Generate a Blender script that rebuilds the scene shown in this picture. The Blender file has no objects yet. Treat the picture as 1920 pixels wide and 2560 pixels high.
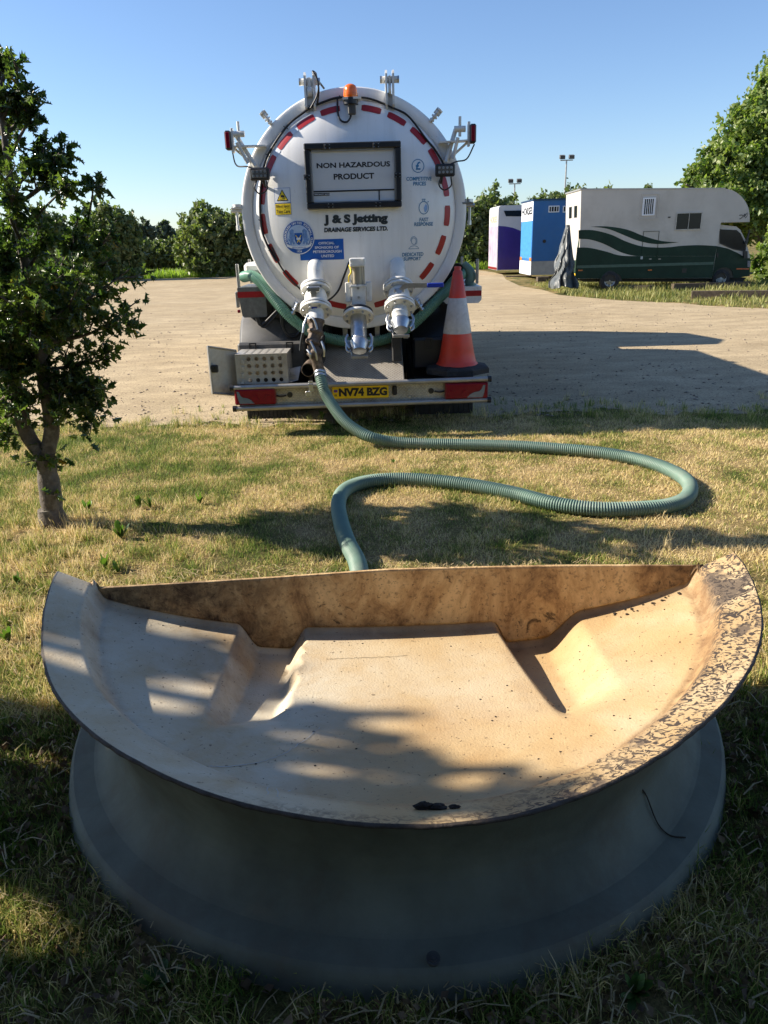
import bpy, math, random
import numpy as np
from mathutils import Vector, Matrix

sc = bpy.context.scene
# ------------------------------------------------------------------ camera, sky, sun
CAM_H, PITCH, ROLL, FPX = 1.7, math.radians(20.1), math.radians(1.6), 1850.0
cam_data = bpy.data.cameras.new('camera')
cam_data.sensor_fit = 'VERTICAL'; cam_data.sensor_height = 24.0
cam_data.lens = 24.0 * FPX / 2560.0
cam_data.clip_start = 0.05; cam_data.clip_end = 4000
cam = bpy.data.objects.new('camera', cam_data); sc.collection.objects.link(cam)
cam.matrix_world = (Matrix.Translation((0, 0, CAM_H)) @ Matrix.Rotation(math.pi/2 - PITCH, 4, 'X')
                    @ Matrix.Rotation(-ROLL, 4, 'Z'))
sc.camera = cam
sc.view_settings.view_transform = 'Standard'; sc.view_settings.look = 'None'
sc.view_settings.gamma = 1.0; sc.view_settings.use_curve_mapping = False
sc.view_settings.exposure = 1.15
SUN_L = Vector((1.0, -0.16, -0.62)).normalized()
world = bpy.data.worlds.new('World'); sc.world = world; world.use_nodes = True
wt = world.node_tree; wt.nodes.clear()
w_out = wt.nodes.new('ShaderNodeOutputWorld'); w_bg = wt.nodes.new('ShaderNodeBackground')
w_sky = wt.nodes.new('ShaderNodeTexSky'); w_sky.sky_type = 'NISHITA'; w_sky.sun_disc = False
w_sky.sun_elevation = math.asin(-SUN_L.z)
w_sky.sun_rotation = math.atan2(-SUN_L.x, -SUN_L.y)
w_sky.altitude = 0; w_sky.air_density = 1.0; w_sky.dust_density = 0.25; w_sky.ozone_density = 2.6
w_bg.inputs['Strength'].default_value = 0.086
w_tint = wt.nodes.new('ShaderNodeMix'); w_tint.data_type = 'RGBA'; w_tint.blend_type = 'MULTIPLY'; w_tint.inputs[0].default_value = 1.0
w_tint.inputs[7].default_value = (.74, .80, .92, 1)
wt.links.new(w_sky.outputs[0], w_tint.inputs[6]); wt.links.new(w_tint.outputs[2], w_bg.inputs[0]); wt.links.new(w_bg.outputs[0], w_out.inputs[0])
sun_d = bpy.data.lights.new('sun', 'SUN'); sun_d.energy = 4.8; sun_d.angle = math.radians(0.53)
sun_d.color = (1.0, 0.90, 0.76)
sun = bpy.data.objects.new('sun', sun_d); sc.collection.objects.link(sun)
sun.rotation_euler = SUN_L.to_track_quat('-Z', 'Y').to_euler(); sun.location = (-20, 3, 15)

rnd = random.Random(7)
rng = np.random.default_rng(7)

# ------------------------------------------------------------------ measuring helpers (direction seen at a spot -> point at real depth)
CR, SR = math.cos(ROLL), math.sin(ROLL)
def ray(px, py):
    k = 1920/1659.0
    X = (px*k-960)/FPX; Y = -(py*k-1280)/FPX
    x = X*CR+Y*SR; y = -X*SR+Y*CR
    return np.array([x, math.cos(PITCH)+y*math.sin(PITCH), -math.sin(PITCH)+y*math.cos(PITCH)])
def gnd(px, py, z=0.0):
    d = ray(px, py); t = (z-CAM_H)/d[2]; return (t*d[0], t*d[1])
def at(px, py, Y):
    d = ray(px, py); t = Y/d[1]; return Vector((t*d[0], Y, CAM_H+t*d[2]))
def z1(x, y): return ((540+x*.42194)/1.15732, (160+y*.42194)/1.15732)
def z2(x, y): return ((540+x*.42194)/1.15732, (600+y*.42194)/1.15732)
def z3(x, y): return ((1180+x*.44605)/1.15732, (360+y*.44605)/1.15732)
def a1(x, y, Y): return at(*z1(x, y), Y)
def a2(x, y, Y): return at(*z2(x, y), Y)

# ------------------------------------------------------------------ materials
def newmat(name):
    m = bpy.data.materials.new(name); m.use_nodes = True
    nt = m.node_tree; b = nt.nodes['Principled BSDF']
    return m, nt, b
def N(nt, t, **kw):
    n = nt.nodes.new(t)
    for k, v in kw.items(): setattr(n, k, v)
    return n
def noise(nt, scale, detail=4, rough=.55, co=None, dist=0):
    n = N(nt, 'ShaderNodeTexNoise'); n.inputs['Scale'].default_value = scale
    n.inputs['Detail'].default_value = detail; n.inputs['Roughness'].default_value = rough
    n.inputs['Distortion'].default_value = dist
    if co is not None: nt.links.new(co, n.inputs['Vector'])
    return n
def ramp(nt, src, stops):
    r = N(nt, 'ShaderNodeValToRGB'); e = r.color_ramp.elements
    while len(e) < len(stops): e.new(.5)
    for i, (p, c) in enumerate(stops):
        e[i].position = p; e[i].color = (c, c, c, 1) if isinstance(c, (int, float)) else (*c, 1)
    nt.links.new(src, r.inputs[0]); return r
def mixc(nt, f, a, b, mode='MIX'):
    m = N(nt, 'ShaderNodeMix', data_type='RGBA', blend_type=mode)
    for i, v in ((0, f), (6, a), (7, b)):
        if hasattr(v, 'links'): nt.links.new(v, m.inputs[i])
        elif isinstance(v, tuple): m.inputs[i].default_value = (*v, 1)
        else: m.inputs[i].default_value = v
    return m.outputs[2]
def bump(nt, b, h, s=.3, d=.01):
    n = N(nt, 'ShaderNodeBump'); n.inputs['Strength'].default_value = s; n.inputs['Distance'].default_value = d
    nt.links.new(h, n.inputs['Height']); nt.links.new(n.outputs[0], b.inputs['Normal']); return n
def objco(nt): return N(nt, 'ShaderNodeTexCoord').outputs['Object']
def geoco(nt): return N(nt, 'ShaderNodeNewGeometry').outputs['Position']
def simple(name, col, rough=.5, metal=0., var=.25, scale=8., bs=0., bscale=60., dirt=None, dirt_amt=.5, spec=None, coat=0):
    m, nt, b = newmat(name); co = geoco(nt)
    n = noise(nt, scale, 5, .6, co)
    r = ramp(nt, n.outputs[0], [(.3, tuple(c*(1-var) for c in col)), (.7, tuple(min(1, c*(1+var*.6)) for c in col))])
    c = r.outputs[0]
    if dirt:
        n2 = noise(nt, scale*.7, 8, .7, co, .4)
        f = ramp(nt, n2.outputs[0], [(.5, 0.), (.72, dirt_amt)])
        c = mixc(nt, f.outputs[0], c, dirt)
    nt.links.new(c, b.inputs['Base Color'])
    b.inputs['Roughness'].default_value = rough; b.inputs['Metallic'].default_value = metal
    if spec is not None: b.inputs['Specular IOR Level'].default_value = spec
    if coat: b.inputs['Coat Weight'].default_value = coat; b.inputs['Coat Roughness'].default_value = .05
    if bs:
        bump(nt, b, noise(nt, bscale, 4, .6, co).outputs[0], bs, .01)
    return m
M = {}
M['white'] = simple('white_paint', (.66, .68, .69), .28, var=.05, scale=3, coat=.3, dirt=(.42, .40, .36), dirt_amt=.28)
def white_streaks():
    m, nt, b = newmat('white_tank_paint'); co = geoco(nt)
    mp = N(nt, 'ShaderNodeMapping'); mp.inputs['Scale'].default_value = (9, 1, .8); nt.links.new(co, mp.inputs[0])
    n1 = noise(nt, 1.4, 6, .65, mp.outputs[0], .3); n2 = noise(nt, 2.0, 5, .6, co); n3 = noise(nt, 45, 4, .7, co)
    c = mixc(nt, ramp(nt, n1.outputs[0], [(.48, 0.), (.72, .32)]).outputs[0], (.86, .86, .85), (.58, .57, .53))
    c = mixc(nt, ramp(nt, n2.outputs[0], [(.45, 0.), (.7, .25)]).outputs[0], c, (.60, .60, .57))
    c = mixc(nt, ramp(nt, n3.outputs[0], [(.66, 0.), (.74, .5)]).outputs[0], c, (.35, .31, .26))
    nt.links.new(c, b.inputs['Base Color']); b.inputs['Roughness'].default_value = .3; b.inputs['Coat Weight'].default_value = .25
    return m
M['white'] = white_streaks()
M['white2'] = simple('white_fitting_paint', (.74, .74, .71), .38, var=.10, scale=9, dirt=(.30, .26, .20), dirt_amt=.75)
M['red_tape'] = simple('red_reflective_tape', (.36, .015, .02), .35, var=.15, scale=30)
M['pale_tape'] = simple('pale_reflective_tape', (.62, .68, .75), .3, var=.08, scale=30)
M['black'] = simple('black_plastic', (.016, .017, .02), .42, var=.3, scale=12)
M['rubber'] = simple('worn_rubber', (.022, .022, .023), .8, var=.4, scale=15, dirt=(.12, .10, .08), dirt_amt=.4, bs=.3)
M['mudguard'] = simple('dusty_grey_plastic', (.075, .075, .075), .6, var=.3, scale=6, dirt=(.22, .19, .15), dirt_amt=.6)
M['steel'] = simple('galvanised_steel', (.50, .52, .54), .32, .85, var=.2, scale=18, dirt=(.3, .27, .22), dirt_amt=.35)
M['alu'] = simple('dull_aluminium', (.42, .41, .39), .42, .6, var=.2, scale=10, dirt=(.25, .21, .16), dirt_amt=.5)
M['alu_box'] = simple('scuffed_aluminium_sheet', (.48, .46, .42), .5, .45, var=.14, scale=14, dirt=(.28, .22, .16), dirt_amt=.5)
M['rust'] = simple('dirty_rusty_steel', (.13, .095, .07), .65, .3, var=.5, scale=22, dirt=(.30, .24, .18), dirt_amt=.7, bs=.4)
M['dark'] = simple('dark_chassis', (.022, .023, .025), .7, var=.4, scale=8, dirt=(.08, .07, .06))
M['cable'] = simple('black_cable', (.012, .012, .013), .45, var=.2)
M['blue'] = simple('blue_vinyl', (.01, .10, .42), .35, var=.1)
M['blue2'] = simple('pale_blue_print', (.28, .44, .72), .4, var=.15, scale=40)
M['teal'] = simple('blue_print', (.03, .20, .38), .4, var=.1)
M['letter'] = simple('dark_grey_letters', (.035, .045, .05), .4, var=.4, scale=30)
M['print_white'] = simple('white_print', (.75, .78, .82), .45, var=.04)
M['yellow'] = simple('yellow_vinyl', (.85, .62, .02), .4, var=.08)
M['plate'] = simple('yellow_number_plate', (.80, .50, .01), .3, var=.08)
M['black_print_hollow'] = simple('black_print_and_hollows', (.012, .012, .014), .4, var=.1)  # also fills flat hollows, painting in their darkness
M['lens_red'] = simple('red_lamp_lens', (.20, .0, .014), .3, spec=.25, var=.15, scale=30, coat=.1)
M['lens_clear'] = simple('milky_lamp_lens', (.11, .15, .21), .15, var=.1, scale=30, coat=.6)
M['amber'] = simple('amber_beacon_lens', (.85, .17, .01), .12, var=.2, scale=30, coat=.5)
M['amber'].node_tree.nodes['Principled BSDF'].inputs['Subsurface Weight'].default_value = .3
M['orange'] = simple('cone_orange_plastic', (.68, .055, .030), .42, var=.12, scale=6, dirt=(.35, .10, .06), dirt_amt=.5)
M['sleeve'] = simple('cone_white_sleeve', (.55, .54, .54), .45, var=.12, scale=25, dirt=(.34, .31, .29), dirt_amt=.6, bs=.15, bscale=120)
M['blue_grip'] = simple('blue_handle_grip', (.02, .05, .40), .3, var=.1)
M['glass'] = simple('dark_window_glass', (.012, .018, .022), .08, var=.2, spec=.22)
M['bark'] = simple('grey_bark', (.12, .10, .08), .85, var=.45, scale=25, dirt=(.30, .28, .22), dirt_amt=.6, bs=.7, bscale=50)
M['twig'] = simple('brown_twig_bark', (.10, .08, .055), .85, var=.4, scale=25)
M['wood'] = simple('weathered_timber', (.10, .075, .05), .85, var=.5, scale=12, bs=.5)
M['tarp'] = simple('grey_tarpaulin', (.09, .10, .098), .45, var=.5, scale=5, bs=.8, bscale=9)
M['hose'] = simple('green_suction_hose', (.14, .225, .18), .55, var=.15, scale=5, dirt=(.24, .27, .22), dirt_amt=.6)
M['hose2'] = simple('pale_green_suction_hose', (.13, .30, .22), .35, var=.15, scale=5, dirt=(.30, .38, .30), dirt_amt=.5)
M['dirt'] = simple('dark_dirt', (.035, .026, .02), .95, var=.5, scale=40, bs=.6)
M['straw'] = simple('dry_straw', (.38, .29, .15), .8, var=.3, scale=20)
M['crackline'] = simple('dark_crack', (.03, .022, .016), .9, var=.3)
M['chalk'] = simple('pale_scratch', (.50, .49, .44), .8, var=.2)

def checker():
    m, nt, b = newmat('checker_plate_aluminium'); co = geoco(nt)
    mp = N(nt, 'ShaderNodeMapping'); mp.inputs['Rotation'].default_value = (0, math.radians(45), 0); nt.links.new(co, mp.inputs[0])
    w1 = N(nt, 'ShaderNodeTexWave', bands_direction='X'); w1.inputs['Scale'].default_value = 14; nt.links.new(mp.outputs[0], w1.inputs[0])
    w2 = N(nt, 'ShaderNodeTexWave', bands_direction='Z'); w2.inputs['Scale'].default_value = 14; nt.links.new(mp.outputs[0], w2.inputs[0])
    mm = N(nt, 'ShaderNodeMath', operation='MULTIPLY'); nt.links.new(w1.outputs[1], mm.inputs[0]); nt.links.new(w2.outputs[1], mm.inputs[1])
    n = noise(nt, 9, 6, .65, co)
    c = ramp(nt, n.outputs[0], [(.3, (.22, .20, .16)), (.55, (.40, .38, .33)), (.75, (.50, .47, .41))])
    c2 = mixc(nt, ramp(nt, mm.outputs[0], [(.35, 0.), (.7, .35)]).outputs[0], c.outputs[0], (.60, .58, .52))
    nt.links.new(c2, b.inputs['Base Color']); b.inputs['Metallic'].default_value = .45; b.inputs['Roughness'].default_value = .42
    bump(nt, b, mm.outputs[0], .6, .004); return m
M['checker'] = checker()
def deckmat():
    m, nt, b = newmat('ribbed_deck_plate'); co = geoco(nt)
    mp = N(nt, 'ShaderNodeMapping'); mp.inputs['Rotation'].default_value = (0, 0, math.radians(45)); nt.links.new(co, mp.inputs[0])
    w1 = N(nt, 'ShaderNodeTexWave', bands_direction='X'); w1.inputs['Scale'].default_value = 13; nt.links.new(mp.outputs[0], w1.inputs[0])
    w2 = N(nt, 'ShaderNodeTexWave', bands_direction='Y'); w2.inputs['Scale'].default_value = 13; nt.links.new(mp.outputs[0], w2.inputs[0])
    mx = N(nt, 'ShaderNodeMath', operation='MAXIMUM'); nt.links.new(w1.outputs[1], mx.inputs[0]); nt.links.new(w2.outputs[1], mx.inputs[1])
    n = noise(nt, 6, 6, .65, co)
    c = ramp(nt, n.outputs[0], [(.3, (.22, .20, .17)), (.6, (.36, .33, .29)), (.8, (.46, .42, .37))])
    c2 = mixc(nt, ramp(nt, mx.outputs[0], [(.6, 0.), (.95, .4)]).outputs[0], c.outputs[0], (.60, .56, .50))
    nt.links.new(c2, b.inputs['Base Color']); b.inputs['Metallic'].default_value = .3; b.inputs['Roughness'].default_value = .5
    bump(nt, b, mx.outputs[0], .5, .004); return m
M['deck'] = deckmat()

def leafmat(name, c1, c2, rough=.45, trans=.35, scale=3., tcol=None):
    m, nt, b = newmat(name); co = geoco(nt)
    n = noise(nt, scale, 3, .6, co)
    wn = N(nt, 'ShaderNodeNewGeometry'); ri = wn.outputs['Random Per Island']
    mm = N(nt, 'ShaderNodeMath', operation='ADD'); nt.links.new(n.outputs[0], mm.inputs[0])
    m2 = N(nt, 'ShaderNodeMath', operation='MULTIPLY_ADD'); nt.links.new(ri, m2.inputs[0]); m2.inputs[1].default_value = .6; m2.inputs[2].default_value = -.3
    nt.links.new(m2.outputs[0], mm.inputs[1])
    r = ramp(nt, mm.outputs[0], [(.25, c1), (.75, c2)])
    nt.links.new(r.outputs[0], b.inputs['Base Color']); b.inputs['Roughness'].default_value = rough
    out = nt.nodes['Material Output']
    if trans:
        t = N(nt, 'ShaderNodeBsdfTranslucent'); mxs = N(nt, 'ShaderNodeMixShader'); mxs.inputs[0].default_value = trans
        cc = mixc(nt, 1.0, r.outputs[0], tcol or (1.6, 1.9, .7), 'MULTIPLY'); nt.links.new(cc, t.inputs[0])
        nt.links.new(b.outputs[0], mxs.inputs[1]); nt.links.new(t.outputs[0], mxs.inputs[2]); nt.links.new(mxs.outputs[0], out.inputs[0])
    return m
M['holly'] = leafmat('holly_leaf', (.036, .068, .026), (.135, .18, .055), .26, .35)
M['bush'] = leafmat('hazed_bush_leaf', (.07, .105, .04), (.17, .20, .08), .5, .3, 1.2)  # leaf colour lightened in place of haze over the far hedge
M['bush2'] = leafmat('pale_hazed_bush_leaf', (.075, .11, .04), (.20, .22, .09), .5, .3, 1.2)  # paler still, haze again put into the colour
M['far'] = leafmat('hazed_distant_leaf', (.06, .085, .06), (.12, .15, .10), .6, .2, .5)  # haze greyed into the leaf colour
M['tree'] = leafmat('fresh_green_leaf', (.09, .15, .04), (.25, .29, .085), .45, .4, 1.)
M['shade'] = leafmat('broad_leaf', (.03, .05, .012), (.07, .10, .03), .5, .1, 1.)
M['weed'] = leafmat('weed_leaf', (.04, .085, .018), (.10, .16, .035), .45, .35, 8.)
def grassmat(name, kind):
    m, nt, b = newmat(name); co = geoco(nt)
    big = noise(nt, .8, 5, .6, co); mid = noise(nt, 3.2, 5, .65, co); 
    ad = N(nt, 'ShaderNodeMath', operation='MULTIPLY_ADD'); nt.links.new(mid.outputs[0], ad.inputs[0]); ad.inputs[1].default_value = .6; nt.links.new(big.outputs[0], ad.inputs[2])
    green, straw, brown = (.075, .105, .022), (.36, .255, .10), (.15, .105, .05)
    vd = N(nt, 'ShaderNodeVectorMath', operation='DISTANCE'); nt.links.new(co, vd.inputs[0]); vd.inputs[1].default_value = (1.2, 5.4, 0)
    dry = ramp(nt, vd.outputs['Value'], [(0., .16), (1., -.0)]); dm = N(nt, 'ShaderNodeMapRange'); nt.links.new(vd.outputs['Value'], dm.inputs[0]); dm.inputs[1].default_value = 1.0; dm.inputs[2].default_value = 4.2; dm.inputs[3].default_value = .12; dm.inputs[4].default_value = -.07
    sc_ = N(nt, 'ShaderNodeMath', operation='MULTIPLY_ADD'); nt.links.new(ad.outputs[0], sc_.inputs[0]); sc_.inputs[1].default_value = 1.7; sc_.inputs[2].default_value = -.64
    ad2 = N(nt, 'ShaderNodeMath', operation='ADD'); nt.links.new(sc_.outputs[0], ad2.inputs[0]); nt.links.new(dm.outputs[0], ad2.inputs[1]); ad = ad2
    if kind == 'blade':
        ri = N(nt, 'ShaderNodeNewGeometry').outputs['Random Per Island']
        m2 = N(nt, 'ShaderNodeMath', operation='MULTIPLY_ADD'); nt.links.new(ri, m2.inputs[0]); m2.inputs[1].default_value = .6; m2.inputs[2].default_value = -.30
        a2_ = N(nt, 'ShaderNodeMath', operation='ADD'); nt.links.new(ad.outputs[0], a2_.inputs[0]); nt.links.new(m2.outputs[0], a2_.inputs[1]); src = a2_.outputs[0]
        r = ramp(nt, src, [(.42, (.13, .21, .035)), (.66, (.29, .34, .075)), (.84, (.66, .54, .21)), (1.0, (.80, .65, .36))])
    else:
        r = ramp(nt, ad.outputs[0], [(.5, (.14, .14, .045)), (.75, (.34, .26, .10)), (.95, (.50, .36, .17))])
        fine = noise(nt, 60, 5, .7, co)
        f = ramp(nt, fine.outputs[0], [(.35, .25), (.65, 1.)])
        cc = mixc(nt, 1.0, r.outputs[0], f.outputs[0], 'MULTIPLY')
        soil = ramp(nt, noise(nt, 5, 6, .7, co).outputs[0], [(.58, 0.), (.68, .6)])
        cc = mixc(nt, soil.outputs[0], cc, (.10, .07, .045))
        nt.links.new(cc, b.inputs['Base Color']); bump(nt, b, fine.outputs[0], .8, .02)
        b.inputs['Roughness'].default_value = .9; b.inputs['Specular IOR Level'].default_value = .1
        return m
    nt.links.new(r.outputs[0], b.inputs['Base Color']); b.inputs['Roughness'].default_value = .6; b.inputs['Specular IOR Level'].default_value = .2
    t = N(nt, 'ShaderNodeBsdfTranslucent'); mxs = N(nt, 'ShaderNodeMixShader'); mxs.inputs[0].default_value = .35
    nt.links.new(r.outputs[0], t.inputs[0]); nt.links.new(b.outputs[0], mxs.inputs[1]); nt.links.new(t.outputs[0], mxs.inputs[2])
    nt.links.new(mxs.outputs[0], nt.nodes['Material Output'].inputs[0])
    return m
M['lawn'] = grassmat('lawn_ground', 'ground'); M['blade'] = grassmat('grass_blade', 'blade')
M['verge'] = leafmat('verge_grass_blade', (.12, .16, .03), (.38, .36, .13), .6, .35, .4, (1.2, 1.2, .8))
def gravelmat():
    m, nt, b = newmat('sandy_gravel'); co = geoco(nt)
    a = noise(nt, .35, 5, .6, co); c = noise(nt, 34, 8, .75, co); d = noise(nt, 110, 4, .7, co)
    mp = N(nt, 'ShaderNodeMapping'); mp.inputs['Scale'].default_value = (.8, 1.8, 1); nt.links.new(co, mp.inputs[0])
    st = noise(nt, 1.6, 6, .65, mp.outputs[0])
    r = ramp(nt, a.outputs[0], [(.3, (.41, .32, .195)), (.7, (.51, .41, .265))])
    f = ramp(nt, c.outputs[0], [(.36, .5), (.50, 1.05)])
    cc = mixc(nt, 1., r.outputs[0], f.outputs[0], 'MULTIPLY')
    f2 = ramp(nt, d.outputs[0], [(.35, .7), (.6, 1.06)]); cc = mixc(nt, 1., cc, f2.outputs[0], 'MULTIPLY')
    f3 = ramp(nt, st.outputs[0], [(.42, .82), (.6, 1.04)]); cc = mixc(nt, 1., cc, f3.outputs[0], 'MULTIPLY')
    nt.links.new(cc, b.inputs['Base Color']); b.inputs['Roughness'].default_value = .92; b.inputs['Specular IOR Level'].default_value = .15
    bump(nt, b, c.outputs[0], .6, .012); return m
M['gravel'] = gravelmat()
M['pebble'] = simple('pebble_stone', (.27, .22, .165), .85, var=.5, scale=9)
def shellmat(name, kind):
    m, nt, b = newmat(name); co = geoco(nt)
    at_ = N(nt, 'ShaderNodeAttribute', attribute_name='mask'); sep = N(nt, 'ShaderNodeSeparateColor'); nt.links.new(at_.outputs['Color'], sep.inputs[0])
    big = noise(nt, 2.0, 5, .6, co, .3); mid = noise(nt, 9, 6, .65, co, .2)
    if kind == 'bowl':
        r = ramp(nt, big.outputs[0], [(.32, (.39, .245, .105)), (.5, (.47, .335, .17)), (.66, (.51, .40, .245))])
        c = mixc(nt, ramp(nt, mid.outputs[0], [(.35, .35), (.6, 0.)]).outputs[0], r.outputs[0], (.38, .25, .12))
    else:
        mp = N(nt, 'ShaderNodeMapping'); mp.inputs['Scale'].default_value = (2.2, 1, 1.2); nt.links.new(co, mp.inputs[0])
        w = noise(nt, 3, 8, .75, mp.outputs[0], .6)
        r = ramp(nt, w.outputs[0], [(.32, (.22, .125, .06)), (.45, (.56, .35, .16)), (.6, (.82, .58, .30))])
        c = mixc(nt, ramp(nt, noise(nt, 60, 3, .6, co).outputs[0], [(.55, 0.), (.68, .5)]).outputs[0], r.outputs[0], (.09, .05, .03)); c = mixc(nt, ramp(nt, noise(nt, 11, 7, .7, co, 1.2).outputs[0], [(.60, 0.), (.66, .85)]).outputs[0], c, (.05, .032, .022))
    # stains (G) pull to rust brown, B pales the left half to lift its shade
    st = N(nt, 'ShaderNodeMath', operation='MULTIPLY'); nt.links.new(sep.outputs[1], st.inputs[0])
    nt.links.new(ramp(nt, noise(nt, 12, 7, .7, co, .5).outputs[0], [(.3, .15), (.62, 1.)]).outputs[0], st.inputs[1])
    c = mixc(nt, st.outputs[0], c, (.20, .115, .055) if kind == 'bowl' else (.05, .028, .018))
    wh = N(nt, 'ShaderNodeMath', operation='MULTIPLY'); nt.links.new(sep.outputs[2], wh.inputs[0])
    nt.links.new(ramp(nt, noise(nt, 4, 6, .65, co, .3).outputs[0], [(.35, .3), (.6, 1.)]).outputs[0], wh.inputs[1])
    c = mixc(nt, wh.outputs[0], c, (.60, .55, .43))
    # specks
    sp = noise(nt, 75, 3, .6, co, .5); c = mixc(nt, ramp(nt, sp.outputs[0], [(.65, 0.), (.69, .7)]).outputs[0], c, (.07, .045, .028))
    sp2 = noise(nt, 22, 6, .7, co, 1.0); c = mixc(nt, ramp(nt, sp2.outputs[0], [(.66, 0.), (.72, .5)]).outputs[0], c, (.16, .10, .06))
    # lichen-like dark worms on the rim (R)
    wm = noise(nt, 36, 4, .55, co, 2.0); wm2 = noise(nt, 7, 4, .6, co, .5)
    ri = ramp(nt, wm.outputs[0], [(.44, 1.), (.50, 0.)])
    cov = N(nt, 'ShaderNodeMath', operation='MULTIPLY'); nt.links.new(ri.outputs[0], cov.inputs[0]); nt.links.new(sep.outputs[0], cov.inputs[1])
    so = N(nt, 'ShaderNodeMath', operation='MULTIPLY'); nt.links.new(ramp(nt, wm2.outputs[0], [(.54, 0.), (.6, .9)]).outputs[0], so.inputs[0]); nt.links.new(sep.outputs[0], so.inputs[1])
    c = mixc(nt, so.outputs[0], c, (.10, .075, .055)); c = mixc(nt, cov.outputs[0], c, (.055, .042, .032))
    nt.links.new(c, b.inputs['Base Color']); b.inputs['Roughness'].default_value = .62; b.inputs['Specular IOR Level'].default_value = .3
    hn = noise(nt, 130, 3, .6, co); hb = N(nt, 'ShaderNodeMath', operation='MULTIPLY_ADD'); nt.links.new(cov.outputs[0], hb.inputs[0]); hb.inputs[1].default_value = 1.5; nt.links.new(hn.outputs[0], hb.inputs[2])
    bump(nt, b, hb.outputs[0], .35, .006)
    return m
M['bowl'] = shellmat('cream_fibreglass', 'bowl'); M['wall'] = shellmat('stained_fibreglass', 'wall')
M['skirt'] = simple('grey_green_fibreglass', (.175, .185, .150), .75, spec=.25, var=.35, scale=3.5, dirt=(.13, .10, .07), dirt_amt=.7, bs=.12, bscale=70)

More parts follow.
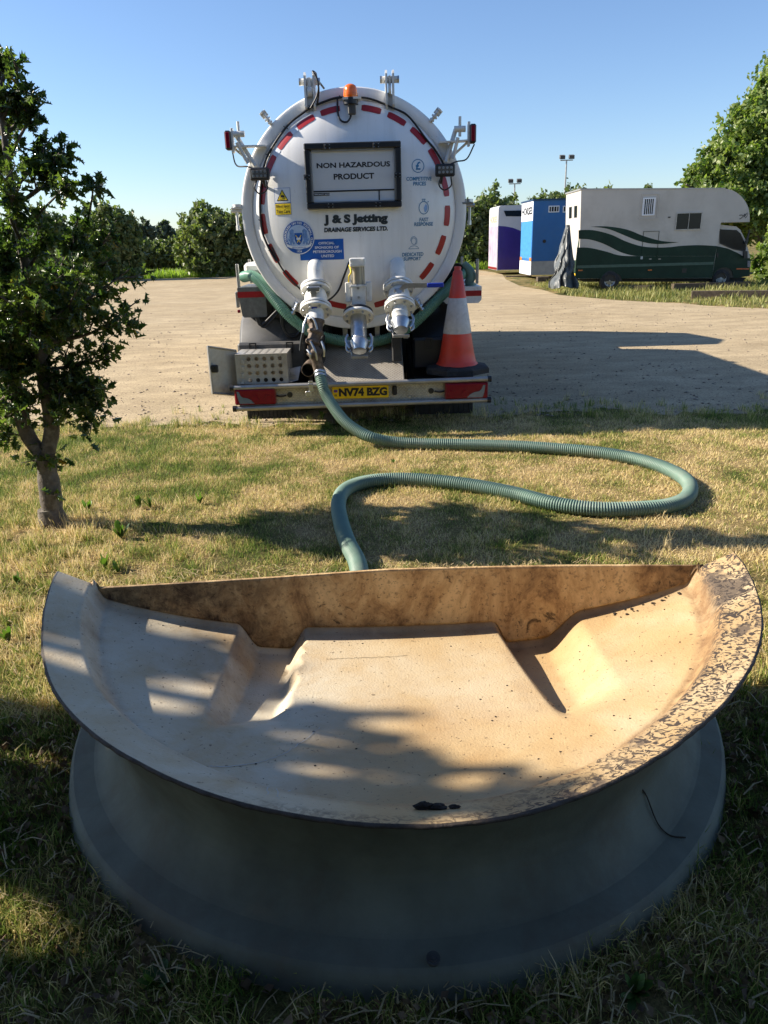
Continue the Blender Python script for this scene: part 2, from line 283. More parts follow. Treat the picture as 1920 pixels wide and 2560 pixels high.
# ------------------------------------------------------------------ mesh helpers
ORG = {}
col = sc.collection
def worg(o): return ORG.get(o.name, Vector((0, 0, 0))) if o is not None else Vector((0, 0, 0))
def tag(o, label=None, cat=None, group=None, kind=None):
    if label: o['label'] = label
    if cat: o['category'] = cat
    if group: o['group'] = group
    if kind: o['kind'] = kind
    return o
def empty(name, loc, label, cat, group=None):
    o = bpy.data.objects.new(name, None); col.objects.link(o); o.location = loc; o.empty_display_size = .2
    ORG[o.name] = Vector(loc); return tag(o, label, cat, group)
class MB:
    def __init__(s): s.v = []; s.f = []; s.m = []; s.sm = []
    def add(s, vs, fs, mi=0, sm=False):
        n = len(s.v); s.v.extend([tuple(v) for v in vs]); s.f.extend([tuple(i+n for i in f) for f in fs])
        s.m.extend([mi]*len(fs)); s.sm.extend([sm]*len(fs)); return s
    def box(s, x0, x1, y0, y1, z0, z1, mi=0):
        vs = [(x, y, z) for z in (z0, z1) for y in (y0, y1) for x in (x0, x1)]
        return s.add(vs, [(0, 2, 3, 1), (4, 5, 7, 6), (0, 1, 5, 4), (1, 3, 7, 5), (3, 2, 6, 7), (2, 0, 4, 6)], mi)
    def bbox(s, x0, x1, y0, y1, z0, z1, b=.01, mi=0):     # chamfered box
        X = (x0, x0+b, x1-b, x1); Y = (y0, y0+b, y1-b, y1); Z = (z0, z0+b, z1-b, z1)
        vs = []; idx = {}
        def V(i, j, k):
            if (i, j, k) not in idx: idx[(i, j, k)] = len(vs); vs.append((X[i], Y[j], Z[k]))
            return idx[(i, j, k)]
        fs = []
        for a, (p, q) in ((0, (1, 2)), (3, (1, 2))):
            o = a == 0
            f = [V(a, p, p), V(a, q, p), V(a, q, q), V(a, p, q)]; fs.append(f[::-1] if o else f)
            f = [V(p, a, p), V(q, a, p), V(q, a, q), V(p, a, q)]; fs.append(f if o else f[::-1])
            f = [V(p, p, a), V(q, p, a), V(q, q, a), V(p, q, a)]; fs.append(f[::-1] if o else f)
        for A in (0, 3):
            a = 1 if A == 0 else 2
            for B in (0, 3):
                c = 1 if B == 0 else 2
                fs.append([V(A, c, 1), V(a, B, 1), V(a, B, 2), V(A, c, 2)])
                fs.append([V(A, 1, c), V(a, 1, B), V(a, 2, B), V(A, 2, c)])
                fs.append([V(1, A, c), V(1, a, B), V(2, a, B), V(2, A, c)])
                for C_ in (0, 3):
                    e = 1 if C_ == 0 else 2
                    fs.append([V(A, c, e), V(a, B, e), V(a, c, C_)])
        return s.add(vs, fs, mi)
    def prism(s, poly, axis, a, b_, mi=0, cap=True):      # poly in the two other axes, extruded a..b along axis
        def mk(p, t): return {'x': (t, p[0], p[1]), 'y': (p[0], t, p[1]), 'z': (p[0], p[1], t)}[axis]
        n = len(poly); vs = [mk(p, a) for p in poly]+[mk(p, b_) for p in poly]
        fs = [(i, (i+1) % n, n+(i+1) % n, n+i) for i in range(n)]
        if cap: fs += [tuple(range(n))[::-1], tuple(range(n, 2*n))]
        return s.add(vs, fs, mi)
    def tube(s, pts, r, n=10, mi=0, cap=True, sm=True):
        pts = [Vector(p) for p in pts]; L = len(pts)
        tang = [(pts[min(i+1, L-1)]-pts[max(i-1, 0)]).normalized() for i in range(L)]
        up = Vector((0, 0, 1)) if abs(tang[0].z) < .9 else Vector((1, 0, 0))
        u = tang[0].cross(up).normalized(); vs = []
        for i, p in enumerate(pts):
            u = (u-tang[i]*u.dot(tang[i])).normalized(); w = tang[i].cross(u)
            rr = r[i] if hasattr(r, '__len__') else r
            for k in range(n):
                a = 2*math.pi*k/n; vs.append(p+u*math.cos(a)*rr+w*math.sin(a)*rr)
        fs = [(i*n+k, i*n+(k+1) % n, (i+1)*n+(k+1) % n, (i+1)*n+k) for i in range(L-1) for k in range(n)]
        s.add(vs, fs, mi, sm)
        if cap:
            s.add(vs[:n], [tuple(range(n))[::-1]], mi); s.add(vs[-n:], [tuple(range(n))], mi)
        return s
    def cyl(s, a, b_, r, n=16, mi=0, r2=None, sm=True):
        return s.tube([a, b_], [r, r if r2 is None else r2], n, mi, True, sm)
    def lathe(s, prof, c, n=48, axis='z', a0=0, a1=2*math.pi, mi=0, sm=True, shift=None):
        full = abs(a1-a0-2*math.pi) < 1e-6; m = n if full else n+1; vs = []
        for (r, h) in prof:
            for k in range(m):
                a = a0+(a1-a0)*k/n; x, y = r*math.cos(a), r*math.sin(a)
                if axis == 'z': p = (c[0]+x, c[1]+y, c[2]+h)
                elif axis == 'y': p = (c[0]+x, c[1]+h, c[2]+y)
                else: p = (c[0]+h, c[1]+x, c[2]+y)
                vs.append(p)
        fs = [(i*m+k, i*m+(k+1) % m, (i+1)*m+(k+1) % m, (i+1)*m+k) for i in range(len(prof)-1) for k in range(n)]
        return s.add(vs, fs, mi, sm)
    def build(s, name, mat, parent=None, center=True, fixn=True):
        return mesh_obj(name, s.v, s.f, mat, parent, s.m, s.sm, center)
def mesh_obj(name, v, f, mat, parent=None, mi=None, sm=None, center=True):
    V_ = np.array(v, dtype=float)
    c = (V_.min(0)+V_.max(0))/2 if center else np.zeros(3)
    me = bpy.data.meshes.new(name); me.from_pydata((V_-c).tolist(), [], f)
    mats = mat if isinstance(mat, (list, tuple)) else [mat]
    for m_ in mats: me.materials.append(m_)
    if mi is not None: me.polygons.foreach_set('material_index', mi)
    if sm is not None: me.polygons.foreach_set('use_smooth', sm)
    import bmesh
    if len(f) < 60000:
        bm = bmesh.new(); bm.from_mesh(me); bmesh.ops.recalc_face_normals(bm, faces=bm.faces); bm.to_mesh(me); bm.free()
    me.update()
    o = bpy.data.objects.new(name, me); col.objects.link(o)
    o.location = Vector(c)-worg(parent); o.parent = parent
    ORG[o.name] = Vector(c); return o
def piece(name, me, parent, loc, rot=None):
    o = bpy.data.objects.new(name, me); col.objects.link(o); o.parent = parent; o.location = Vector(loc)-worg(parent)
    if rot is not None: o.rotation_euler = rot
    ORG[o.name] = Vector(loc); return o
def spline(pts, step):
    P = [Vector(p) for p in pts]; P = [P[0]*2-P[1]]+P+[P[-1]*2-P[-2]]; out = []
    for i in range(1, len(P)-2):
        a, b, c, d = P[i-1], P[i], P[i+1], P[i+2]; n = max(4, int((c-b).length/step*2))
        for k in range(n):
            t = k/n; out.append(.5*((2*b)+(c-a)*t+(2*a-5*b+4*c-d)*t*t+(3*b-a-3*c+d)*t**3))
    out.append(P[-2]); A = np.array([tuple(p) for p in out]); s = np.r_[0, np.cumsum(np.linalg.norm(np.diff(A, axis=0), axis=1))]
    t = np.linspace(0, s[-1], max(2, int(s[-1]/step))); return [Vector((np.interp(x, s, A[:, 0]), np.interp(x, s, A[:, 1]), np.interp(x, s, A[:, 2]))) for x in t]
def arr_mesh(name, verts, faces_idx, nper, mat, parent=None, smooth=False, center=True):
    """fast mesh from numpy: verts (N,3), faces_idx (F,nper)"""
    verts = np.asarray(verts, dtype=np.float32); c = (verts.min(0)+verts.max(0))/2 if center else np.zeros(3)
    me = bpy.data.meshes.new(name); me.vertices.add(len(verts)); me.vertices.foreach_set('co', (verts-c).astype(np.float32).ravel())
    F_ = len(faces_idx); me.loops.add(F_*nper); me.polygons.add(F_)
    me.loops.foreach_set('vertex_index', np.asarray(faces_idx, dtype=np.int32).ravel())
    me.polygons.foreach_set('loop_start', np.arange(0, F_*nper, nper, dtype=np.int32))
    me.polygons.foreach_set('loop_total', np.full(F_, nper, dtype=np.int32))
    if smooth: me.polygons.foreach_set('use_smooth', np.ones(F_, dtype=bool))
    me.materials.append(mat); me.update(calc_edges=True); me.validate()
    o = bpy.data.objects.new(name, me); col.objects.link(o); o.parent = parent; o.location = Vector(c.tolist())-worg(parent)
    ORG[o.name] = Vector(c.tolist()); return o
def leaf_cloud(P, size, jitter=.5, up=.3, asp=1.7):
    """P (n,3) centres -> bent two-triangle leaves with pointed ends"""
    n = len(P); a = rng.normal(size=(n, 3)); a /= np.linalg.norm(a, axis=1)[:, None]
    b = rng.normal(size=(n, 3)); b[:, 2] += up; b -= a*(a*b).sum(1)[:, None]; b /= np.linalg.norm(b, axis=1)[:, None]; nrm = np.cross(a, b)
    s = size*(1+jitter*(rng.random(n)-.5)*2)[:, None]
    V = np.stack([P-a*s*.5*asp, P+b*s*.5-nrm*s*.12, P+a*s*.5*asp, P-b*s*.5+nrm*s*.12*-1], 1)
    F_ = np.array([(0, 1, 2), (0, 2, 3)])[None]+np.arange(n)[:, None, None]*4
    return V.reshape(-1, 3), F_.reshape(-1, 3)
def text_tris(s, bold=.0, shear=0.):
    cu = bpy.data.curves.new('t', 'FONT'); cu.body = s; cu.align_x = 'CENTER'; cu.size = 1; cu.offset = bold; cu.shear = shear
    cu.resolution_u = 3; cu.space_line = .95
    ob = bpy.data.objects.new('t', cu); col.objects.link(ob); bpy.context.view_layer.update()
    me = bpy.data.meshes.new_from_object(ob.evaluated_get(bpy.context.evaluated_depsgraph_get()))
    v = np.array([x.co[:] for x in me.vertices]); f = [tuple(p.vertices) for p in me.polygons]
    bpy.data.objects.remove(ob); bpy.data.curves.remove(cu); bpy.data.meshes.remove(me); return v, f
def text_fit(name, s, x0, x1, za, zb, yfun, mat, parent, bold=.02, shear=0., solid=.0):
    v, f = text_tris(s, bold, shear); mn, mx = v.min(0), v.max(0)
    X = x0+(v[:, 0]-mn[0])/(mx[0]-mn[0])*(x1-x0); Z = za+(v[:, 1]-mn[1])/(mx[1]-mn[1])*(zb-za)
    pts = [(x, yfun(x, z), z) for x, z in zip(X, Z)]
    return mesh_obj(name, pts, f, mat, parent)

# ------------------------------------------------------------------ ground
def sheet(name, poly, z, mat):
    o = mesh_obj(name, [(x, y, z) for x, y in poly], [tuple(range(len(poly)))], mat); return tag(o, kind='structure')
def fillsheet(name, poly, z, mat):
    import bmesh
    bm = bmesh.new(); vs = [bm.verts.new((x, y, z)) for x, y in poly]; es = [bm.edges.new((vs[i], vs[(i+1) % len(vs)])) for i in range(len(vs))]
    bmesh.ops.triangle_fill(bm, edges=es, use_beauty=True)
    for f_ in bm.faces:
        if f_.normal.z < 0: f_.normal_flip()
    me = bpy.data.meshes.new(name); bm.to_mesh(me); bm.free(); me.materials.append(mat)
    o = bpy.data.objects.new(name, me); col.objects.link(o); return tag(o, kind='structure')
sheet('grass_ground', [(-1500, -300), (1500, -300), (1500, 2500), (-1500, 2500)], 0, M['lawn'])
def near_edge(x): return 7.40+.12*math.sin(x*1.3)+.10*math.sin(x*3.1+1)+.08*math.sin(x*7.7+2)+.06*math.sin(x*17)+.04*math.sin(x*31+1)
verge_px = [(1035, 584), (1075, 592), (1105, 603), (1120, 617), (1160, 628), (1230, 638), (1330, 648), (1450, 655), (1560, 662), (1700, 670)]
verge_pts = [gnd(*p) for p in verge_px]
VE = [(x+.3*math.sin(i*2.1), y+.3*math.sin(i*1.7)) for i, (x, y) in enumerate(verge_pts)]
gp = [(x, near_edge(x)) for x in np.arange(-40, 45, .15)]
gp += [(45, VE[-1][1])]+VE[::-1]+[(6.2, 46)]+[(x, 45.5+.5*math.sin(x)) for x in np.arange(4, -60, -1.5)]+[(-60, 20)]
fillsheet('gravel_yard', gp, .004, M['gravel'])
sheet('field_path', [gnd(300, 588), gnd(395, 586), gnd(392, 577), gnd(318, 577)], .006, simple('field_grass', (.17, .19, .06), .9, var=.3, scale=1.5))

# pebbles on the yard
n = 5200
oct_v = np.array([(1, 0, 0), (-1, 0, 0), (0, 1, 0), (0, -1, 0), (0, 0, .6), (0, 0, -.6)]); oct_f = np.array([(0, 2, 4), (2, 1, 4), (1, 3, 4), (3, 0, 4), (2, 0, 5), (1, 2, 5), (3, 1, 5), (0, 3, 5)])
py = 7.3+(rng.random(n)**1.8)*14; px_ = (rng.random(n)-.5)*2*(2+py*.6); sz = .006+rng.random(n)**3*.022
V_ = (oct_v[None]*(.7+.6*rng.random((n, 6, 1)))*sz[:, None, None]); V_[:, :, 0] += px_[:, None]; V_[:, :, 1] += py[:, None]; V_[:, :, 2] += .006
tag(arr_mesh('gravel_pebbles', V_.reshape(-1, 3), (oct_f[None]+np.arange(n)[:, None, None]*6).reshape(-1, 3), 3, M['pebble'], center=False), 'small loose stones scattered over the sandy yard', 'gravel', kind='stuff')

# ------------------------------------------------------------------ grass blades
BC = np.array([.04, 2.57])
def blades(name, X, Y, H, W, lean, mat, label, cat='grass', z0=0., parent=None):
    n = len(X); ang = rng.random(n)*2*np.pi; fa = rng.random(n)*2*np.pi
    wx, wy = np.cos(ang)*W/2, np.sin(ang)*W/2; lx, ly = np.cos(fa)*lean*H, np.sin(fa)*lean*H
    hz = H*np.sqrt(np.clip(1-lean**2, .05, 1))
    V = np.zeros((n, 5, 3))
    V[:, 0] = np.c_[X-wx, Y-wy, np.full(n, z0)]; V[:, 1] = np.c_[X+wx, Y+wy, np.full(n, z0)]
    V[:, 2] = np.c_[X-wx*.7+lx*.35, Y-wy*.7+ly*.35, z0+hz*.6]; V[:, 3] = np.c_[X+wx*.7+lx*.35, Y+wy*.7+ly*.35, z0+hz*.6]
    V[:, 4] = np.c_[X+lx, Y+ly, z0+hz]
    F_ = np.array([(0, 1, 3), (0, 3, 2), (2, 3, 4)])[None]+np.arange(n)[:, None, None]*5
    return tag(arr_mesh(name, V.reshape(-1, 3), F_.reshape(-1, 3), 3, mat, parent, center=False), label, cat, kind='stuff')
def inside_basin(X, Y): return ((X-.03)**2+(Y-2.45)**2 < 1.10**2) & (Y < 2.60)
def clump(X, Y, f=1.7):
    return (np.sin(X*f*2.3+1.3*np.sin(Y*f*1.7))*np.sin(Y*f*2.9+1.1*np.sin(X*f*2.1))+.5*np.sin(X*f*7.1+Y*f*3.3)*np.sin(Y*f*6.3-X*f*2.2))
# lawn: many short blades, longer and looser near the camera
N1 = 420000
y = .55+rng.random(N1)**1.15*6.95; halfw = .75+.58*y; x = (rng.random(N1)*2-1)*halfw*1.06
ok = ~inside_basin(x, y) & (y < np.array([near_edge(a)+.0 for a in x])+rng.normal(0, .06, N1)); x, y = x[ok], y[ok]
c = clump(x, y); kp = (rng.random(len(x)) < .62+.45*clump(x+3, y-2, 3.1)) | (y > 4.5); x, y, c = x[kp], y[kp], c[kp]
h = (.016+.024*rng.random(len(x)))*(1+.45*c)+.030*np.exp(-((y-1.2)/2.0)**2)*rng.random(len(x))**1.5*(1+.6*c)+.03*np.exp(-((x+2.6)/1.2)**2)*rng.random(len(x)); w_ = .0026+.0024*rng.random(len(x))
blades('lawn_grass', x, y, np.abs(h), w_, .35+.6*rng.random(len(x)), M['blade'], 'short patchy lawn grass, half green and half dried to straw')
# longer tufts near edge of yard, near tree and round the shell
def tuft_field(cx, cy, sx, sy, nt_, per, h0, h1):
    X = []; Y = []; H = []
    for _ in range(nt_):
        a, b = cx+rnd.gauss(0, sx), cy+rnd.gauss(0, sy)
        k = rnd.randint(per//2, per); hh = rnd.uniform(h0, h1)
        X += [a+rnd.gauss(0, .018) for _ in range(k)]; Y += [b+rnd.gauss(0, .018) for _ in range(k)]; H += [hh*rnd.uniform(.5, 1.1) for _ in range(k)]
    return X, Y, H
X, Y, H = [], [], []
for args in [(-2.1, 4.3, .5, .35, 140, 26, .05, .14), (-1.7, 3.3, .35, .5, 160, 24, .04, .11), (1.7, 3.0, .25, .5, 110, 24, .05, .13), (-1.35, 2.0, .2, .5, 90, 26, .04, .10),
             (1.45, 1.9, .25, .5, 90, 26, .04, .12), (-.9, 1.25, .35, .25, 60, 24, .04, .08), (.9, 1.2, .5, .25, 70, 24, .04, .09)]:
    a, b, c_ = tuft_field(*args); X += a; Y += b; H += c_
for _ in range(520):
    a = rnd.uniform(-4.5, 5.5); b = near_edge(a)+rnd.gauss(.0, .12 if rnd.random() < .7 else .35); hh = rnd.uniform(.03, .14)
    for _ in range(14): X.append(a+rnd.gauss(0, .02)); Y.append(b+rnd.gauss(0, .02)); H.append(hh*rnd.uniform(.5, 1.1))
X, Y, H = map(np.array, (X, Y, H)); ok = ~inside_basin(X, Y); X, Y, H = X[ok], Y[ok], H[ok]
blades('long_grass', X, Y, H, .003+.003*rng.random(len(X)), .15+.6*rng.random(len(X)), M['blade'], 'longer tufts of grass round the tree and along the yard edge')
# straw litter lying near the shell
ns = 5200
X = rng.normal(0, 1.25, ns)*1.0; Y = .75+rng.random(ns)*3.0; ok = ~((X-.03)**2+(Y-2.45)**2 < 1.17**2)
X, Y = X[ok], Y[ok]; n = len(X); A_ = rng.random(n)*np.pi; Lh = .015+.055*rng.random(n)**3; W_ = .0012+.0012*rng.random(n); Z0 = .012+.03*rng.random(n)
dx, dy = np.cos(A_)*Lh, np.sin(A_)*Lh; nx, ny = -np.sin(A_)*W_, np.cos(A_)*W_
V = np.stack([np.c_[X-dx-nx, Y-dy-ny, Z0], np.c_[X-dx+nx, Y-dy+ny, Z0], np.c_[X+nx*1.0, Y+ny, Z0+.008], np.c_[X-nx, Y-ny, Z0+.008], np.c_[X+dx+nx*.6, Y+dy+ny*.6, Z0*.6], np.c_[X+dx-nx*.6, Y+dy-ny*.6, Z0*.6]], 1)
F_ = np.array([(0, 1, 2, 3), (3, 2, 4, 5)])[None]+np.arange(n)[:, None, None]*6
tag(arr_mesh('straw_litter', V.reshape(-1, 3), F_.reshape(-1, 4), 4, M['straw'], center=False), 'dry straw stems lying loose on the soil beside the shell', 'straw', kind='stuff')
# dead leaves near the skirt
n = 3000; A_ = rng.random(n)*2*np.pi; Rr = 1.18+np.abs(rng.normal(0, .35, n)); X = .02+Rr*np.cos(A_); Y = 2.42-np.abs(Rr*np.sin(A_)); P = np.c_[X, Y, .012+.02*rng.random(n)]
V, F_ = leaf_cloud(P, .017, .6, 1.5, 1.4)
tag(arr_mesh('dead_leaves', V, F_, 3, leafmat('dead_leaf', (.10, .06, .035), (.26, .17, .09), .8, .1, 20, (1, 1, 1)), center=False), 'brown dead leaves lying on the soil round the foot of the shell', 'leaves', kind='stuff')
# verge grass far away
vx, vy = [], []
for _ in range(26000):
    t = rnd.random(); yy = 17.5+t*12; xx = rnd.uniform(5.6, 19)
    vx.append(xx); vy.append(yy)
vx, vy = np.array(vx), np.array(vy)
ex = np.array([p[0] for p in VE]); ey = np.array([p[1] for p in VE])
edge = np.interp(vx, ex[::1], ey[::1])
ok = (vy > edge+rng.normal(0, .25, len(vx)))
vx, vy = vx[ok], vy[ok]
blades('verge_grass', vx, vy, .06+.22*rng.random(len(vx))*(.4+.6*(clump(vx, vy, .5) > .1)), .014+.014*rng.random(len(vx)), .2+.5*rng.random(len(vx)), M['verge'], 'rough grass verge with seed heads around the parked horse lorries')
n = 14000; X = -30+rng.random(n)*37; Y = 45+rng.random(n)**2*5
blades('far_verge_grass', X, Y, .15+.45*rng.random(n), .03+.03*rng.random(n), .2+.4*rng.random(n), leafmat('far_grass_blade', (.14, .22, .03), (.30, .38, .07), .6, .4, .4), 'bright green uncut grass along the far edge of the yard')

# ------------------------------------------------------------------ the cut shell
RC = (.04, 2.575); RR = 1.285
_RA = [0, 7.6, 19, 28, 36, 47, 58, 65, 72, 79, 85, 92, 100, 107.5, 117.6, 127, 139, 150, 159, 169, 180]
_RV = [1.285, 1.262, 1.243, 1.241, 1.245, 1.247, 1.252, 1.262, 1.273, 1.282, 1.292, 1.30, 1.297, 1.28, 1.255, 1.238, 1.235, 1.245, 1.257, 1.27, 1.283]
def rimR(a):
    d = (math.degrees(a) % 360)-180
    return float(np.interp(d if d >= 0 else (0 if d > -90 else 180), _RA, _RV))
def sstep(a, b, x): t = min(1, max(0, (x-a)/(b-a))); return t*t*(3-2*t)
def rim_z(ang):        # tips lift slightly
    s = abs(math.cos(ang)); return .508+.020*s**6+.028*s**50
def bowl_z(x, y):
    dx, dy = x-RC[0], y-RC[1]; r = math.hypot(dx, dy); ang = math.atan2(dy, dx); rho = r/rimR(ang if r > 1e-6 else 4.7)
    rz = rim_z(ang); s = abs(math.cos(ang))
    zin = .372+.045*s**4
    base = .265+(zin-.265)*min(1, rho/.87)**2.6
    # channels
    back = sstep(2.58, 2.47, y)
    d = 0
    yf = 1.93
    t = sstep(yf, yf+.30, y)
    rib = .007*math.sin(y*58+2*math.sin(y*13)); cl = sstep(-.585, -.505, x)*sstep(-.312+rib, -.388+rib, x)
    x0 = .43+.09*(2.57-y)/.6; cr = sstep(x0-.018, x0+.045, x)*sstep(.76, .61, x)
    t = sstep(yf-.05, yf+.12, y-.05*math.sin((x+.45)*9 if x < 0 else (x-.57)*9))
    d = (.060+.038*sstep(yf, 2.5, y))*t*max(cl, cr)
    z = base-d
    z += .004*math.sin(x*5+1)*math.sin(y*6)
    if rho > .866:
        if rho < .915: z = zin+.088*sstep(.866, .915, rho)
        else: z = zin+.088+(rz-zin-.088)*((rho-.915)/.085)**1.0
    # small cove against the wall
    return z+.035*max(0, 1-(2.575-y)/.035)**2*(1 if rho < .9 else 0)
shell = empty('cut_tank_shell', (.03, 2.45, 0), 'half-round cut fibreglass tank shell, cream inside and grey-green outside, lying on the grass', 'tank shell')
NA, NR = 420, 210
rs = [(i/NR) for i in range(1, NR+1)]
bv = []; bm_ = []
for r in rs:
    for k in range(NA+1):
        a = math.pi+math.pi*k/NA
        rw = r*rimR(a-1e-9 if k == NA else a+1e-9); x, y = RC[0]+rw*math.cos(a), RC[1]+rw*math.sin(a); z = bowl_z(x, y); rho = r
        bv.append((x, y, z))
        ang = math.degrees(a)-180      # 0 left tip .. 180 right tip
        R_ = sstep(.885, .91, rho)*sstep(85, 125, ang)*(1.0)+sstep(.955, .98, rho)*sstep(60, 90, ang)*.5
        R_ = min(1, R_)
        G_ = .95*sstep(.845, .87, rho)*(1-sstep(.90, .93, rho))+.55*sstep(2.44, 2.56, y)*(1 if rho < .9 else 0)  # step stain deepened in colour to draw the edge that shade hides
        G_ += (.95*sstep(-.60, -.56, x)*sstep(-.50, -.53, x)+.35*sstep(-.40, -.37, x)*sstep(-.30, -.33, x)+.3*sstep(.40, .44, x)*sstep(.56, .5, x))*sstep(1.9, 1.98, y)*sstep(.87, .8, rho)
        G_ += .22*sstep(1.9, 1.5, y)*sstep(-.2, .5, x)
        B_ = .75*sstep(.05, -.4, x)+.35*sstep(.25, .9, 1-abs(x-.1))*sstep(1.7, 2.1, y)*sstep(2.5, 2.3, y)  # left half paled to brighten its shade; middle patch is just whitish
        bm_.append((R_, min(1, G_), min(1, B_), 1))
m = NA+1
bf = [(i*m+k, i*m+k+1, (i+1)*m+k+1, (i+1)*m+k) for i in range(NR-1) for k in range(NA)]
cidx = len(bv); bv.append((RC[0], RC[1], bowl_z(*RC))); bm_.append((0, .5, 0, 1)); bf += [(cidx, k+1, k) for k in range(NA)]
bowl = mesh_obj('bowl', bv, bf, M['bowl'], shell, None, [True]*len(bf))
ca = bowl.data.color_attributes.new('mask', 'FLOAT_COLOR', 'POINT'); ca.data.foreach_set('color', np.array(bm_, dtype=np.float32).ravel())
# rim edge and outer underside
mb = MB(); vs = []
for k in range(NA+1):
    a = math.pi+math.pi*k/NA; c_, s_ = math.cos(a), math.sin(a); rz = rim_z(a); RR_ = rimR(a-1e-9 if k == NA else a+1e-9)
    j = .0008*math.sin(a*60)+.0007*math.sin(a*137)
    for (r, dz) in ((RR_-.001, 0.0), (RR_+.005+j, -.002), (RR_+.007+j, -.008), (RR_+.002, -.012), (RR_-.03, -.022), (RR_-.08, -.05)):
        vs.append((RC[0]+r*c_, RC[1]+r*s_, rz+dz))
mb.add(vs, [(k*6+i, (k+1)*6+i, (k+1)*6+i+1, k*6+i+1) for k in range(NA) for i in range(5)], 0, True)
mb.build('rim_edge', simple('dark_cut_edge', (.075, .06, .05), .8, var=.5, scale=30, bs=.5), shell)
# skirt
prof = [(1.19, .452), (1.18, .43), (1.155, .40), (1.13, .38), (1.085, .31), (1.045, .24), (1.030, .19), (1.032, .165), (1.042, .138), (1.062, .105), (1.082, .086), (1.094, .080), (1.158, .068), (1.166, .060), (1.170, .045), (1.174, .0), (1.176, -.02)]
vs = []
from itertools import product
NS = 200
fs = []; nrow = 0
cuts = [0, 7, 11, 12, len(prof)-1]
for ci in range(len(cuts)-1):
    seg = prof[cuts[ci]:cuts[ci+1]+1]; rows = []
    for i in range(len(seg)-1):
        for t in (0, .33, .66): rows.append((seg[i][0]+(seg[i+1][0]-seg[i][0])*t, seg[i][1]+(seg[i+1][1]-seg[i][1])*t))
    rows.append(seg[-1])
    for (r, h) in rows:
        t = h/.5; cx, cy = .02+(.02*t), 2.42+.155*t
        amax = math.asin(min(1, (2.575-cy)/r))
        for k in range(NS+1):
            a = math.pi-amax+(math.pi+2*amax)*k/NS; lump = .004*math.sin(a*5+1)
            vs.append((cx+(r+lump)*math.cos(a), cy+(r+lump)*math.sin(a), h+(.026*abs(math.cos(a))**6)*t))
    fs += [((nrow+i)*(NS+1)+k, (nrow+i)*(NS+1)+k+1, (nrow+i+1)*(NS+1)+k+1, (nrow+i+1)*(NS+1)+k) for i in range(len(rows)-1) for k in range(NS)]
    nrow += len(rows)
sk = mesh_obj('outer_skirt', vs, fs, M['skirt'], shell, None, [True]*len(fs))

# back wall
wt_x = [-1.225, -1.168, -.598, -.005, .659, 1.208, 1.27]; wt_z = [.512, .485, .505, .526, .517, .503, .522]
wv, wm_, wf = [], [], []; NW, NH = 160, 24
for i in range(NW+1):
    x = RC[0]-1.17+2.345*i/NW; top = np.interp(x, wt_x, wt_z); bot = bowl_z(x, RC[1]-.001)-.012
    for j in range(NH+1):
        t = j/NH; z = bot+(top-bot)*t
        wv.append((x, RC[1]+.004+.012*math.sin(x*2.2)*t-.006*(1-t)**3, z))
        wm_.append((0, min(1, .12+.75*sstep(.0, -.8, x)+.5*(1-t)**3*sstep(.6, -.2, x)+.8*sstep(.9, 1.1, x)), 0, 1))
wf = [(i*(NH+1)+j, (i+1)*(NH+1)+j, (i+1)*(NH+1)+j+1, i*(NH+1)+j+1) for i in range(NW) for j in range(NH)]
wl = mesh_obj('back_wall', wv, wf, M['wall'], shell, None, [True]*len(wf))
ca = wl.data.color_attributes.new('mask', 'FLOAT_COLOR', 'POINT'); ca.data.foreach_set('color', np.array(wm_, dtype=np.float32).ravel())
so = wl.modifiers.new('thick', 'SOLIDIFY'); so.thickness = .011; so.offset = 1 if False else -1
# cracks and scratches lying on the surface
def ribbon(name, pxs, w_, mat, z_at=.32, jit=.004):
    pts = []
    for (a, b) in pxs:
        z = z_at
        for _ in range(6): X_, Y_ = gnd(a, b, z); z = bowl_z(X_, Y_)
        pts.append(Vector((X_, Y_, 0)))
    pts = spline(pts, .008); vs = []; 
    for i, p in enumerate(pts):
        d = (pts[min(i+1, len(pts)-1)]-pts[max(0, i-1)]).normalized(); nrm = Vector((-d.y, d.x, 0)); jx = rnd.gauss(0, jit*.4); ww = w_*rnd.uniform(.5, 1.2)
        for s in (-1, 1):
            q = p+nrm*(jx+s*ww); vs.append((q.x, q.y, bowl_z(q.x, q.y)+.0016))
    return mesh_obj(name, vs, [(2*i, 2*i+1, 2*i+3, 2*i+2) for i in range(len(pts)-1)], mat, shell)
ribbon('scratch', [(450, 1657), (500, 1655), (555, 1648), (610, 1630), (655, 1602), (690, 1572)], .0016, M['chalk'])
ribbon('scratch', [(578, 1730), (592, 1722), (610, 1716), (628, 1708)], .0018, M['chalk'])
ribbon('scratch', [(588, 1717), (597, 1730), (603, 1738)], .0014, M['chalk'])
ribbon('crack', [(705, 1425), (760, 1422), (830, 1420), (880, 1417)], .0009, M['crackline'])
for (a, b, rr) in [(860, 1608, .007), (935, 1610, .006), (975, 1795-190, .005), (1043, 1560, .004), (1150, 1700, .004)]:
    pass
